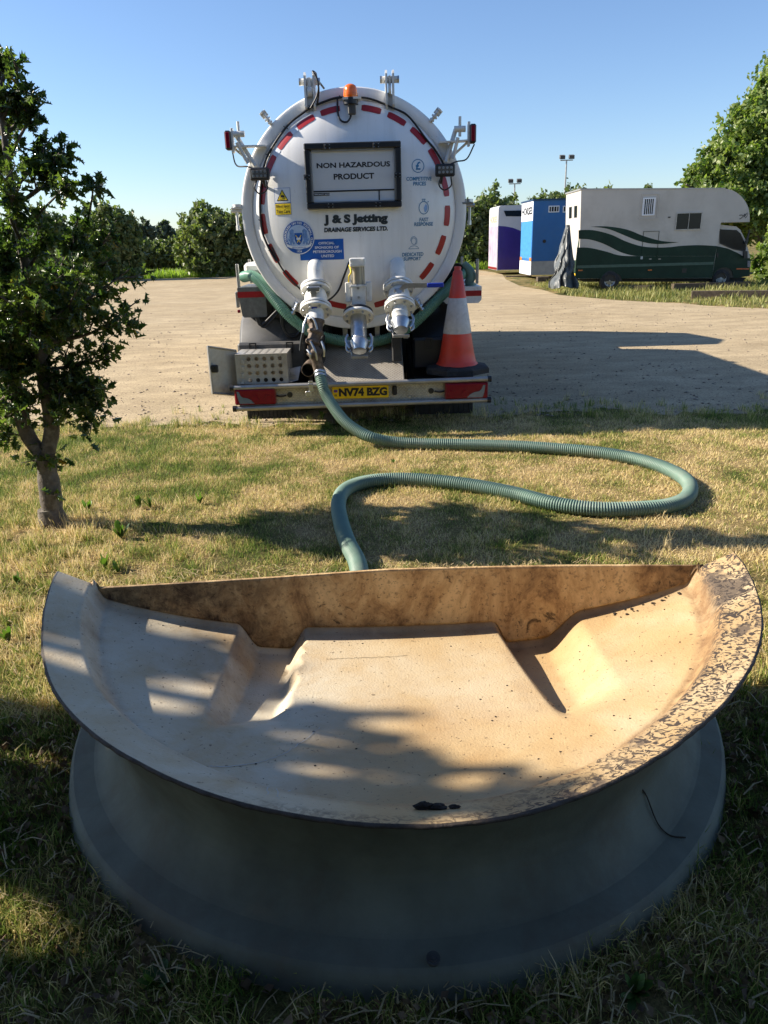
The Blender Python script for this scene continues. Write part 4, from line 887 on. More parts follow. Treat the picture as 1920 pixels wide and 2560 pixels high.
# side lamp arms
def lamp_arm(s, red, elbow, armtip, armroot, foot, work, Y=7.36):
    p_r, p_t, p_root, p_f = a1(*red, Y), a1(*armtip, Y), a1(*armroot, Y+.05), a1(*foot, Y+.04)
    mb = MB()
    mb.prism([(min(p_t.x, p_root.x), p_t.z-.008), (max(p_t.x, p_root.x), p_root.z-.008), (max(p_t.x, p_root.x), p_root.z+.006), (min(p_t.x, p_root.x), p_t.z+.006)], 'y', Y-.03, Y+.06)
    c_ = [p_t+Vector((0, .01, -.005)), p_t.lerp(p_f, .4)+Vector((-s*.01, .01, -.01)), p_f]
    mb.tube(spline(c_, .02), .011, 8)
    k = a1(*elbow, Y); mb.cyl(k+Vector((-.05, 0, 0)), k+Vector((.05, 0, 0)), .026, 12); mb.cyl(k+Vector((0, 0, -.06)), k+Vector((0, 0, .10)), .013, 8); mb.cyl(k+Vector((-.02, -.03, -.07)), k+Vector((s*-.06, .0, -.24)), .016, 8)
    mb.cyl(k+Vector((-.035, .03, .0)), k+Vector((-s*.12, .03, -.26)), .02, 8)
    arm = mb.build('lamp_arm', M['white2'], truck)
    mb = MB(); mb.bbox(p_r.x+s*-.035-.01, p_r.x+s*-.035+.012, Y-.025, Y+.03, p_r.z-.1, p_r.z+.1, .004); mb.build('lamp_bracket', M['white2'], arm)
    mb = MB(); mb.bbox(p_r.x-.045/2-.006, p_r.x+.045/2+.006, Y-.05, Y+.03, p_r.z-.078, p_r.z+.078, .012); ml = mb.build('marker_lamp', M['black'], arm)
    mb = MB(); mb.bbox(p_r.x-.018, p_r.x+.018, Y-.058, Y-.049, p_r.z-.063, p_r.z+.063, .004); mb.cyl((p_r.x, Y-.064, p_r.z), (p_r.x, Y-.057, p_r.z), .012, 12); mb.build('red_lens', M['lens_red'], arm)
    w = a1(*work, 7.26); mb = MB(); mb.bbox(w.x-.088, w.x+.088, 7.24, 7.30, w.z-.055, w.z+.050, .012)
    for i in range(8): mb.box(w.x-.075+i*.02, w.x-.068+i*.02, 7.30, 7.325, w.z-.045, w.z+.04)
    wl_ = mb.build('work_lamp', M['black'], truck)
    mb = MB(); mb.bbox(w.x-.066, w.x+.066, 7.234, 7.241, w.z-.034, w.z+.030, .003); wl2 = mb.build('lamp_glass', simple('work_lamp_glass', (.14, .135, .125), .12, var=.3, scale=60, coat=.5), wl_)
    mb = MB()
    for i in range(4):
        for j in range(2): mb.cyl((w.x-.053+i*.035, 7.232, w.z-.02+j*.036), (w.x-.053+i*.035, 7.2345, w.z-.02+j*.036), .011, 12)
    mb.build('lamp_reflectors', M['steel'], wl_)
    mb = MB(); mb.tube(spline([(w.x-.02*s, 7.30, w.z-.02), (w.x-.03*s, 7.33, w.z-.09), (w.x-.02*s, 7.42, w.z-.1)], .02), .012, 8); mb.build('lamp_mount', M['black'], wl_)
    lp = [(w.x-.035, 7.28, w.z-.055), (w.x-.055, 7.27, w.z-.12), (w.x-.01, 7.27, w.z-.165), (w.x+.055, 7.27, w.z-.13), (w.x+.055, 7.28, w.z-.06)]
    MB().tube(spline(lp, .012), .0065, 7).build('lamp_cable', M['cable'], wl_)
    cp_ = [p_r+Vector((.02, .02, -.08)), p_r+Vector((-s*.05, 0, -.2)), p_r.lerp(w, .6)+Vector((0, 0, -.05)), Vector((w.x+s*.01, 7.29, w.z+.03))]
    MB().tube(spline(cp_, .02), .0065, 7).build('lamp_cable', M['cable'], arm)
lamp_arm(-1, (75, 455), (135, 415), (100, 490), (300, 488), (225, 600), (258, 650))
lamp_arm(1, (1520, 415), (1445, 385), (1490, 460), (1318, 462), (1375, 570), (1358, 627))
# outlet pipes
bolt_me = None
def bolt_mesh():
    mb = MB(); mb.cyl((0, 0, 0), (0, 0, .012), .0115, 6, sm=False); mb.cyl((0, 0, .012), (0, 0, .018), .007, 8)
    o = mb.build('bolt', M['steel'], None, center=False); me = o.data; bpy.data.objects.remove(o); return me
BOLT = bolt_mesh()
def flange(parent, c_, d, r, th, nb, mat, br=.8, bolts=True, blk=True):
    mb = MB(); mb.tube([c_-d*th, c_-d*(th-.003), c_+d*(th-.003), c_+d*th], [r-.003, r, r, r-.003], 32); fl = mb.build('flange', mat, parent)
    if bolts:
        u = d.cross(Vector((1, 0, 0))).normalized(); w_ = d.cross(u); rot = d.to_track_quat('Z', 'Y').to_euler()
        for k in range(nb):
            a = 2*math.pi*(k+.5)/nb; piece('bolt', BOLT, parent, c_+d*th+u*math.cos(a)*r*br+w_*math.sin(a)*r*br, rot)
    return fl
def cap_end(parent, c_, d, r):
    mb = MB(); mb.tube([c_-d*.02, c_+d*.0, c_+d*.015, c_+d*.05, c_+d*.085, c_+d*.10], [r*1.0, r*1.28, r*1.28, r*1.18, r*.98, r*.93], 28); cp_ = mb.build('end_cap', M['steel'], parent)
    for s in (-1, 1):
        x = Vector((s, 0, 0)); mb = MB(); P_ = [c_+x*r*1.25+d*.07, c_+x*r*1.62+d*.03, c_+x*r*1.75-d*.03, c_+x*r*1.5-d*.07]
        mb.tube(spline(P_, .012), .013, 8); P_ = [c_+x*r*1.25+d*.0, c_+x*r*1.6-d*.0, c_+x*r*1.7+d*.08, c_+x*r*1.3+d*.11]; mb.tube(spline(P_, .012), .010, 8); mb.build('cam_lever', M['steel'], parent)
    mb = MB(); e = c_+d*.11; mb.bbox(e.x-.075, e.x+.075, e.y-.03, e.y+.012, e.z-.055, e.z-.028, .004); mb.cyl(e+Vector((-.07, 0, -.03)), c_+Vector((-r*1.4, 0, 0)), .008, 8); mb.build('step_bracket', M['alu'], parent)
    mb = MB()
    for i in range(3):
        q_ = c_+Vector((r*1.45, -.02, -.03-i*.022)); mb.tube([q_+Vector((.007*math.cos(a), .003*math.sin(a)*(i % 2), .014*math.sin(a))) for a in np.linspace(0, 2*math.pi, 12)], .003, 6)
    mb.build('chain', M['steel'], parent)
# left outlet
A = a2(593, 165, 7.33); A0 = Vector((A.x, dish_y(A.x, A.z)+.05, A.z+.02)); B = a2(592, 300, 7.12); C_ = a2(592, 410, 7.00); D_ = a2(592, 480, 6.92)
d = (C_-B).normalized()
MB().tube(spline([A0, A+Vector((0, -.07, 0)), A.lerp(B, .6)+Vector((0, -.02, .0)), B], .02), .074, 24).build('outlet_pipe', M['white2'], truck); ol = bpy.data.objects['outlet_pipe']
flange(ol, B-d*.028, d, .142, .013, 8, M['white2'], .8, False); flange(ol, B+d*.004, d, .138, .013, 6, M['white2'], .83, True)
mb = MB(); mb.tube([B+d*.02, B.lerp(C_, .35), B.lerp(C_, .65), C_-d*.02], [.09, .105, .105, .095], 26); mb.build('valve_body', M['white2'], ol)
flange(ol, C_-d*.018, d, .145, .012, 8, M['white2'], .8, False); MB().cyl(C_-d*.006, C_+d*.002, .139, 28).build('gasket', M['black'], ol); flange(ol, C_+d*.014, d, .145, .013, 8, M['white2'], .8, True)
MB().tube([C_, D_+d*.03], [.076, .076], 24).build('outlet_stub', M['white2'], ol)
H0, H1 = a2(580, 295, 6.98), a2(580, 470, 6.90)
mb = MB(); mb.prism([(H0.x-.024, H0.z), (H0.x+.024, H0.z), (H0.x+.022, a2(580, 395, 6.9).z), (H0.x-.022, a2(580, 395, 6.9).z)], 'y', 6.925, 6.935); mb.build('valve_handle', M['steel'], ol)
zq = a2(580, 395, 6.9).z; mb = MB(); mb.bbox(H0.x-.027, H0.x+.027, 6.916, 6.944, H1.z, zq, .006); mb.build('handle_grip', M['blue_grip'], ol)
mb = MB(); mb.bbox(H0.x-.06, H0.x+.06, 6.935, 7.02, H0.z-.02, H0.z+.03, .008); 
for sx in (-.045, .045): mb.cyl((H0.x+sx, 6.92, H0.z+.012), (H0.x+sx, 6.94, H0.z+.012), .014, 6, sm=False)
mb.build('valve_gear', M['steel'], ol)
# middle outlet with pneumatic cylinder
A = a2(840, 470, 7.10); B = a2(843, 452, 7.02); E_ = a2(848, 600, 6.86)
d = (E_-B).normalized()
MB().tube([Vector((A.x, 7.38, B.z+.12)), Vector((A.x, 7.15, B.z+.03)), B, E_], [.07, .075, .075, .073], 26).build('outlet_pipe', M['steel'], truck); om = bpy.data.objects['outlet_pipe.001']
flange(om, B-d*.03, d, .138, .012, 8, M['black'], .8, False); flange(om, B, d, .142, .014, 8, M['white2'], .8, True)
cap_end(om, E_, d, .068)
mb = MB(); t_ = a2(838, 105, 7.10); b_ = a2(838, 158, 7.10); mb.bbox(t_.x-.072, t_.x+.072, 7.02, 7.15, b_.z, t_.z, .008)
for sx in (-.055, .055):
    mb.cyl((t_.x+sx, 7.005, t_.z-.02), (t_.x+sx, 7.03, t_.z-.02), .012, 8); mb.cyl((t_.x+sx, 7.005, b_.z+.02), (t_.x+sx, 7.03, b_.z+.02), .012, 8)
mb.build('cylinder_head', M['white2'], om)
b2 = a2(838, 262, 7.10); mb = MB(); mb.cyl((t_.x, 7.085, b2.z), (t_.x, 7.085, b_.z), .060, 28)
for sx in (-.055, .055): mb.cyl((t_.x+sx, 7.03, b2.z), (t_.x+sx, 7.03, b_.z), .007, 8)
mb.build('air_cylinder', simple('beige_cylinder', (.42, .38, .30), .3, .3, var=.1), om)
b3 = a2(838, 400, 7.06); mb = MB(); mb.bbox(t_.x-.062, t_.x+.062, 7.02, 7.04, b3.z, b2.z, .003); mb.bbox(t_.x-.12, t_.x-.068, 7.04, 7.14, b3.z+.05, b2.z+.02, .006); mb.bbox(t_.x+.068, t_.x+.12, 7.04, 7.14, b3.z+.05, b2.z+.02, .006); mb.bbox(t_.x-.075, t_.x+.075, 7.01, 7.14, b2.z-.02, b2.z, .003)
mb.build('cylinder_mount', M['white2'], om)
for k, zz_ in enumerate((.03, .11, .22)): piece('bolt', BOLT, om, (t_.x, 7.02, b2.z-zz_), (math.pi/2, 0, 0))
y0 = a2(790, 170, 7.05); MB().tube(spline([a2(790, 150, 7.08), a2(800, 190, 7.0), a2(788, 215, 7.0), a2(786, 255, 7.06)], .01), .007, 7).build('air_hose', M['yellow'], om)
# right outlet
A = a2(1075, 160, 7.33); A0 = Vector((A.x, dish_y(A.x, A.z)+.05, A.z+.02)); B = a2(1082, 295, 7.12); C_ = a2(1088, 395, 6.99); D_ = a2(1092, 480, 6.88); 
d = (D_-B).normalized()
MB().tube(spline([A0, A+Vector((0, -.07, 0)), A.lerp(B, .6), B], .02), .074, 24).build('outlet_pipe', M['white2'], truck); orr = bpy.data.objects['outlet_pipe.002']
flange(orr, B-d*.028, d, .142, .013, 8, M['white2'], .8, False); flange(orr, B+d*.004, d, .138, .013, 6, M['white2'], .83, True)
mb = MB(); mb.tube([B+d*.02, B.lerp(C_, .35), B.lerp(C_, .65), C_-d*.02], [.09, .10, .10, .09], 26); mb.build('valve_body', M['white2'], orr)
flange(orr, C_-d*.018, d, .142, .012, 8, M['white2'], .8, False); MB().cyl(C_-d*.006, C_+d*.002, .136, 28).build('gasket', M['black'], orr); flange(orr, C_+d*.014, d, .142, .013, 8, M['white2'], .8, True)
mb = MB(); mb.tube([C_, C_.lerp(D_, .5), C_.lerp(D_, .52), C_.lerp(D_, .6), C_.lerp(D_, .62), D_], [.072, .072, .078, .078, .072, .072], 24); mb.build('outlet_stub', M['white2'], orr)
cap_end(orr, D_, d, .068)
h0, h1, h2, h3 = a2(1085, 300, 6.98), a2(1120, 268, 6.97), a2(1250, 268, 6.97), a2(1350, 270, 6.97)
mb = MB(); mb.prism([(h0.x, h0.z-.01), (h1.x+.02, h1.z-.024), (h2.x, h2.z-.02), (h2.x, h2.z+.018), (h1.x, h1.z+.018), (h0.x, h0.z+.02)], 'y', 6.962, 6.972); mb.build('valve_handle', M['steel'], orr)
mb = MB(); mb.bbox(h2.x, h3.x, 6.955, 6.979, h2.z-.021, h2.z+.019, .005); mb.build('handle_grip', M['blue_grip'], orr)
mb = MB(); mb.cyl(h0+Vector((0, -.02, 0)), h0+Vector((0, .06, -.02)), .03, 6, sm=False); mb.bbox(h0.x-.05, h0.x+.05, 6.98, 7.05, h0.z-.03, h0.z+.02, .008); mb.build('valve_gear', M['steel'], orr)
# hose coupling (belongs to the hose)
c0, c1, c2, c3 = a2(592, 478, 6.91), a2(590, 540, 6.87), a2(570, 620, 6.83), a2(612, 775, 6.80)
mb = MB(); mb.tube(spline([c0, c1, c2], .01), None or [.066+.014*(i % 9 < 3)-.0006*i for i in range(len(spline([c0, c1, c2], .01)))], 24); mb.build('hose_coupling', M['rust'], hose)
mb = MB(); q_ = a2(580, 650, 6.82); mb.tube([c2, q_, q_+Vector((.005, 0, -.02)), a2(590, 690, 6.81), c3], [.048, .052, .080, .052, .05], 22); mb.build('hose_tail', M['rust'], hose)
for s, qa, qb, qc in ((-1, (545, 440), (522, 500), (515, 550)), (1, (548, 450), (580, 470), (600, 530))):
    mb = MB(); mb.tube(spline([a2(*qa, 6.86), a2(*qb, 6.82), a2(*qc, 6.80)], .01), .010, 8); mb.build('coupling_lever', M['steel'], hose)
mb = MB(); mb.tube(spline([a2(515, 550, 6.8), a2(505, 600, 6.8), a2(500, 655, 6.8)], .01), .012, 8); mb.build('lever_grip', M['black'], hose)
for (qa, qb) in (((560, 600), (600, 720)), ((625, 600), (640, 690)), ((540, 650), (560, 700))):
    mb = MB(); mb.tube(spline([a2(*qa, 6.78), a2((qa[0]+qb[0])/2+8, (qa[1]+qb[1])/2, 6.75), a2(*qb, 6.77)], .01), .011, 8); mb.build('coupling_lever', M['steel'], hose)
# open rusty drain stub and latch on the bumper
o_ = a2(545, 770, 6.86); mb = MB(); dd = Vector((-.12, -.97, -.1)).normalized(); 
mb.tube([o_-dd*.16, o_], [.062, .064], 26, cap=False); mb.tube([o_, o_+dd*.002], [.064, .057], 26, cap=False); mb.tube([o_+dd*.002, o_-dd*.15], [.057, .056], 26, mi=1, cap=False); mb.cyl(o_-dd*.14, o_-dd*.15, .056, 20, 1)
mb.build('drain_stub', [M['rust'], M['black_print_hollow']], truck)
mb = MB(); l0 = a2(560, 835, 6.86); l1 = a2(552, 925, 6.86); mb.bbox(l0.x-.02, l0.x+.02, 6.855, 6.875, l1.z+.04, l0.z, .003); mb.bbox(l1.x-.03, l1.x+.02, 6.85, 6.88, l1.z, l1.z+.045, .004); mb.cyl((l0.x-.025, 6.85, l0.z-.03), (l0.x+.025, 6.85, l0.z-.03), .008, 8); mb.build('locking_pin', M['steel'], truck)
# bumper
bz_t, bz_b = .458, .262; bxl, bxr = -1.385, 1.015
def rail(z, xl, xr, tilt):
    mb = MB(); mb.cyl((xl+.035, 6.90, z-tilt/2), (xr-.035, 6.90, z+tilt/2), .0235, 18); r_ = mb.build('bumper_rail', M['alu'], truck)
    for x, dz in ((xl, -tilt/2), (xr-.035, tilt/2)): mb = MB(); mb.cyl((x, 6.90, z+dz), (x+.035, 6.90, z+dz), .029, 16); mb.build('rail_end_cap', M['black'], r_)
rail(bz_t, bxl-.02, bxr+.02, .02); rail(bz_b, bxl-.01, bxr+.02, .02)
mb = MB(); mb.box(bxl+.05, bxr-.03, 6.935, 6.945, .282, .452); mb.box(bxl+.05, bxr-.03, 6.92, 7.02, .452, .462); mb.box(bxl+.05, bxr-.03, 6.92, 6.98, .272, .282); mb.build('bumper_panel', M['checker'], truck)
for (q) in ((1143, 888), (1147, 928), (570, 945), (1085, 840), (857, 848)):
    p = a2(*q, 6.93); piece('rivet', BOLT, truck, (p.x, 6.935, p.z), (math.pi/2, 0, 0))
# tail lights
def tail(x0, x1, s):
    z0_, z1_ = .292, .438
    mb = MB(); mb.bbox(x0-.004, x1+.004, 6.885, 6.945, z0_-.004, z1_+.004, .010); tl = mb.build('tail_light', simple('dark_red_housing', (.16, .01, .012), .3, var=.1), truck)
    mb = MB(); mb.bbox(x0+.003, x1-.003, 6.872, 6.886, z0_+.003, z1_-.003, .008)
    for i in range(2): 
        xx = (x1-.06-.13*i) if s < 0 else (x0+.06+.13*i); mb.cyl((xx, 6.866, z0_+.05), (xx, 6.873, z0_+.05), .034, 20)
    mb.build('red_lens', M['lens_red'], tl)
    W_ = x1-x0; sh = [(.06, .86), (.11, .86), (.15, .60), (.20, .48), (.32, .42), (.42, .28), (.49, .08), (.12, .08), (.08, .4)]
    if s > 0: sh = [(1-a, b) for a, b in sh][::-1]
    mb = MB(); mb.prism([(x0+a*W_, z0_+b*(z1_-z0_)) for a, b in sh], 'y', 6.866, 6.8715); mb.build('clear_lens', M['lens_clear'], tl)
    xx = x1 if s < 0 else x0; mb = MB(); mb.tube(spline([(xx, 6.93, .36), (xx-s*.05, 6.91, .355), (xx-s*.10, 6.905, .365)], .01), .008, 8); mb.cyl((xx-s*.13, 6.925, .365), (xx-s*.13, 6.935, .365), .026, 18); mb.build('lamp_plug', M['black'], tl)
tail(-1.365, -.985, -1); tail(.605, 1.0, 1)
mb = MB(); p = a2(1058, 890, 6.93); mb.bbox(p.x-.022, p.x+.022, 6.92, 6.937, p.z-.045, p.z+.045, .012); mb.build('bumper_socket', M['black'], truck)
# number plate
mb = MB(); px0, px1, pz0, pz1 = -.452, .075, .318, .436; mb.bbox(px0, px1, 6.905, 6.930, pz0, pz1, .004); npl = mb.build('number_plate', M['plate'], truck)
text_fit('lettering', 'NV74 BZG', px0+.060, px1-.014, pz0+.020, pz1-.018, lambda x, z: 6.9035, M['black_print_hollow'], npl, .055)
mb = MB(); mb.box(px0+.014, px0+.048, 6.9028, 6.9048, pz0+.062, pz0+.086); mb.build('flag_emblem', M['blue'], npl); mb = MB(); mb.box(px0+.014, px0+.048, 6.9012, 6.9026, pz0+.0715, pz0+.0765); mb.box(px0+.0285, px0+.0335, 6.9005, 6.9011, pz0+.062, pz0+.086); mb.build('flag_cross', M['red_tape'], npl)
text_fit('lettering', 'UK', px0+.016, px0+.044, pz0+.024, pz0+.044, lambda x, z: 6.9035, M['black_print_hollow'], npl, .02)
# deck plate
fl, fr = (-.56, 7.0), (.215, 7.0); bl, br_ = (-.60, 7.62), (.21, 7.62)
mb = MB(); mb.add([(-.58, 6.99, .462), (.215, 6.99, .468), (.215, 7.62, .775), (-.62, 7.62, .765), (-.58, 6.99, .45), (.215, 6.99, .456), (.215, 7.62, .763), (-.62, 7.62, .753)], [(0, 1, 2, 3), (7, 6, 5, 4), (0, 4, 5, 1), (1, 5, 6, 2), (2, 6, 7, 3), (3, 7, 4, 0)]); mb.build('deck_plate', M['deck'], truck)
mb = MB(); mb.add([(.216, 6.99, .472), (.224, 6.99, .472), (.224, 7.62, .778), (.216, 7.62, .778), (.216, 6.99, .30), (.224, 6.99, .30), (.224, 7.62, .5), (.216, 7.62, .5)], [(0, 1, 2, 3), (7, 6, 5, 4), (0, 4, 5, 1), (1, 5, 6, 2), (2, 6, 7, 3), (3, 7, 4, 0)]); mb.build('deck_side_plate', M['alu'], truck)
# chassis, supports
mb = MB()
for x in (-.62, .12): mb.bbox(x, x+.09, 7.1, 14.6, .62, .86, .01)
mb.bbox(-1.25, .85, 7.62, 7.72, .42, .80, .01); mb.bbox(-1.3, .95, 7.02, 7.10, .30, .44, .01)
for x in (-.55, .14): mb.bbox(x, x+.05, 7.52, 7.62, .80, 1.02, .006)
mb.bbox(-1.1, .8, 8.6, 8.8, .5, 1.0, .02); mb.bbox(-1.05, .75, 7.1, 7.6, .30, .33, .005); mb.build('chassis', M['dark'], truck)
for x in (-.63, -.36, -.04, .24): MB().bbox(x, x+.05, 7.50, 7.56, .78, .98, .006).build('tank_support', M['alu'], truck)
# wheels, mudguards and flaps
def wheel(xc, yc, r=.5, w_=.30, name='wheel', parent=truck, hub=None, side=-1, face=None):
    prof = [(r*.55, -w_/2), (r*.90, -w_/2), (r*.97, -w_*.42), (r, -w_*.3), (r, w_*.3), (r*.97, w_*.42), (r*.90, w_/2), (r*.55, w_/2), (r*.55, -w_/2)]
    mb = MB(); mb.lathe(prof, (xc, yc, r), 40, 'x'); wh = mb.build(name, M['rubber'], parent)
    mb = MB(); mb.lathe([(r*.56, -w_*.47), (r*.5, -w_*.3), (r*.25, -w_*.22), (r*.22, -w_*.4), (.001, -w_*.42)], (xc, yc, r), 32, 'x'); mb.lathe([(r*.56, w_*.47), (r*.5, w_*.3), (r*.25, w_*.22), (r*.22, w_*.4), (.001, w_*.42)], (xc, yc, r), 32, 'x'); mb.build('rim', hub or M['alu'], wh); return wh
for yc in (8.02, 9.4):
    for xc in (-1.20, -.88, .42, .70): wheel(xc, yc)
for xc in (-1.22, .82): wheel(xc, 13.5)
def mudguard(x0, x1, yc=8.02, zc=.5, r=.56, nm='mudguard', cut=math.radians(5), mat=None):
    mb = MB(); prof = []; n_ = 24; vs = []
    for k in range(n_+1):
        a = cut+(math.pi-2*cut)*k/n_
        y_, z_ = yc-r*math.cos(a), zc+r*math.sin(a)
        for x in (x0, x0+.03, x1-.03, x1): vs.append((x, yc-(r-(.03 if x in (x0, x1) else 0))*math.cos(a), zc+(r-(.03 if x in (x0, x1) else 0))*math.sin(a)))
    mb.add(vs, [(k*4+i, k*4+i+1, (k+1)*4+i+1, (k+1)*4+i) for k in range(n_) for i in range(3)], 0, True)
    o = mb.build(nm, mat or M['mudguard'], truck); s_ = o.modifiers.new('t', 'SOLIDIFY'); s_.thickness = .008; return o
for x0, x1, mt in ((-1.40, -.72, M['mudguard']), (.32, .88, M['black'])):
    for yc in (8.02, 9.4): mg = mudguard(x0, x1, yc, mat=mt, r=.57)
    mb = MB(); mb.bbox(x0+.01, x1-.01, 7.36, 7.46, .50, .80, .02); lidm = mb.build('mudguard_panel', mt, truck)
    for xx in (x0+.13, x1-.19):
        mb = MB()
        for (a, b, c_, d_) in ((0, .07, .0, .012), (0, .07, .09, .102), (0, .012, .012, .09), (.058, .07, .012, .09)): mb.box(xx+a, xx+b, 7.345, 7.36, .70+c_, .70+d_)
        mb.build('mudguard_clip', M['black'], lidm)
for x0, x1 in ((-1.36, -.90), (.34, .93)):
    mb = MB(); n_ = 12
    for i in range(n_): xa = x0+(x1-x0)*i/n_; mb.bbox(xa+.002, xa+(x1-x0)/n_-.002, 7.40, 7.415, .035, .42, .003)
    mb.box(x0, x1, 7.412, 7.42, .04, .42); mb.build('mud_flap', M['rubber'], truck)
# side lockers and shelves
zt_, zb_ = 1.312, 1.025
mb = MB(); mb.prism([(-1.375, 1.30), (-1.365, 1.312), (-1.11, 1.312), (-1.10, 1.30), (-1.10, 1.04), (-1.115, 1.025), (-1.33, 1.025), (-1.345, 1.045)], 'y', 7.55, 8.2); lk = mb.build('side_locker', simple('dull_checker_locker', (.20, .20, .195), .45, .4, var=.25, scale=25, dirt=(.12, .11, .10)), truck)
MB().box(-1.374, -1.112, 7.5475, 7.551, 1.215, 1.270).build('reflective_strip', M['red_tape'], lk)
MB().bbox(-1.40, -1.375, 7.56, 7.64, 1.12, 1.27, .004).build('locker_side_plate', M['alu'], lk); MB().bbox(-1.392, -1.365, 7.56, 7.60, 1.07, 1.10, .004).build('side_reflector', M['lens_red'], lk)
mb = MB(); mb.prism([(.63, 1.26), (1.018, 1.26), (1.018, 1.135), (.99, 1.103), (.67, 1.103), (.63, 1.14)], 'y', 7.55, 8.2); lk = mb.build('side_locker', M['white2'], truck)
MB().box(.640, 1.016, 7.5475, 7.551, 1.17, 1.222).build('reflective_strip', M['red_tape'], lk)
mb = MB(); mb.bbox(-1.42, -1.0, 8.2, 12.0, 1.18, 1.28, .01); mb.bbox(.62, 1.02, 8.2, 12.0, 1.18, 1.28, .01); mb.build('side_tray', M['alu'], truck)
s0, s1 = a2(165, 135, 7.75), a2(320, 195, 7.75); mb = MB(); mb.bbox(s0.x, s1.x+.1, 7.7, 11.8, s1.z+.0, s0.z, .03); mb.build('side_shelf', M['white2'], truck)
mb = MB(); q_ = [a2(265, 275, 7.55), a2(320, 225, 7.55), a2(355, 275, 7.55), a2(275, 290, 7.55)]; mb.prism([(p.x, p.z) for p in q_], 'y', 7.54, 7.55); mb.build('shelf_plate', M['white2'], truck)
for q0, q1, yy in (((122, 143), (142, 275), 7.62), ((196, 115), (200, 135), 9.0), ((1550, 112), (1543, 268), 7.62), ((1458, 98), (1458, 160), 9.5)):
    p, q_ = a2(*q0, yy), a2(*q1, yy); mb = MB(); mb.bbox(p.x-.014, p.x+.014, yy, yy+.03, 1.28, p.z, .004); mb.build('tray_stake', M['alu'], truck)
# black hoses and equipment under the left side
for P_ in ([(240, 462), (262, 505), (290, 490), (340, 440), (380, 400)], [(250, 462), (275, 515), (310, 495), (360, 440), (400, 410)], [(395, 440), (400, 520), (440, 575), (490, 555), (500, 500)], [(385, 440), (392, 500), (425, 560), (470, 560)]):
    MB().tube(spline([a2(a, b, 7.5) for a, b in P_], .02), .014, 8).build('service_hose', M['cable'], truck)
mb = MB(); p = a2(400, 370, 7.75); mb.bbox(p.x-.12, p.x+.12, 7.7, 7.9, p.z-.15, p.z+.1, .02); mb.cyl((p.x, 7.66, p.z), (p.x, 7.7, p.z), .07, 20); mb.build('air_tank', M['mudguard'], truck)
mb = MB(); mb.bbox(-1.3, .95, 12.2, 12.74, .55, 1.8, .02); mb.build('shadow_gap_box', M['dark'], truck)  # unseen box added to join the tank and cab shadows
# cab (hidden behind the tank but throws its shadow)
mb = MB(); mb.prism([(12.75, .75), (12.75, 2.75), (13.3, 2.95), (14.3, 2.80), (14.75, 1.75), (14.85, .55), (14.2, .45), (12.95, .55)], 'x', -1.42, 1.02); cab = mb.build('cab', M['white'], truck)
mb = MB(); mb.prism([(13.35, 1.65), (13.4, 2.35), (14.25, 2.3), (14.45, 1.65)], 'x', -1.425, 1.025); mb.build('cab_window', M['glass'], cab)
# box with perforated sides
pb = empty('perforated_box', (-1.1, 7.0, .46), 'open grey metal box with round holes standing on the left end of the bumper', 'metal box')
bx0, bx1, by0, by1, bz0, bz1 = -1.35, -.865, 6.985, 7.36, .468, .745
def perf(mb, org, du, dv, nu, nv, hole, dn, th=.003):
    n_ = 12; org, du, dv, dn = map(Vector, (org, du, dv, dn)); lu, lv = du.length, dv.length
    for i in range(nu):
        for j in range(nv):
            c_ = org+du*(i+.5)/nu+dv*(j+.5)/nv; hu, hv = lu/nu/2, lv/nv/2; U, V_2 = du.normalized(), dv.normalized(); outer, inner, back = [], [], []
            for k in range(n_):
                a = 2*math.pi*(k+.5)/n_; ca_, sa_ = math.cos(a), math.sin(a); m_ = max(abs(ca_), abs(sa_)); 
                outer.append(c_+U*(ca_/m_)*hu+V_2*(sa_/m_)*hv)
                inner.append(c_+U*ca_*hole+V_2*sa_*hole); back.append(inner[-1]-dn*.006)
            mb.add(outer+inner+back, [(k, (k+1) % n_, n_+(k+1) % n_, n_+k) for k in range(n_)]+[(n_+k, n_+(k+1) % n_, 2*n_+(k+1) % n_, 2*n_+k) for k in range(n_)])
mb = MB(); xa = bx0+.09; dz_ = (bz1-.012-bz0)
perf(mb, (xa, by0, bz0), (bx1-.03-xa, 0, 0), (0, 0, dz_), 5, 4, .020, (0, -1, 0)); mb.box(bx0, xa, by0, by0+.004, bz0, bz1-.012); mb.box(bx1-.03, bx1, by0, by0+.004, bz0, bz1-.012); mb.box(bx0, bx1, by0-.001, by0+.012, bz1-.012, bz1)
mb.build('front_panel', M['alu_box'], pb)
mb = MB(); perf(mb, (bx0+.05, by0+.03, bz1-.002), (bx1-bx0-.08, 0, 0), (0, by1-by0-.06, 0), 6, 5, .017, (0, 0, 1)); mb.box(bx0, bx1, by0+.012, by0+.03, bz1-.005, bz1-.001); mb.box(bx0, bx1, by1-.03, by1, bz1-.005, bz1-.001); mb.box(bx0, bx0+.05, by0+.03, by1-.03, bz1-.005, bz1-.001); mb.box(bx1-.03, bx1, by0+.03, by1-.03, bz1-.005, bz1-.001)
mb.build('top_panel', M['alu_box'], pb)
mb = MB(); mb.box(bx1-.004, bx1, by0+.012, by1, bz0, bz1-.006); mb.box(bx0, bx0+.004, by0+.012, by1, bz0, bz1-.006); mb.box(bx0, bx1, by1-.004, by1, bz0, bz1-.006); mb.build('side_panel', M['alu_box'], pb)
for k in range(4):
    p = a2(160, 722+k*40, 6.98); mb = MB(); mb.cyl((p.x-.003, 6.984, p.z-.018), (p.x-.003, 6.984, p.z+.018), .014, 10); mb.build('hinge_knuckle', M['alu_box'], pb)
mb = MB()
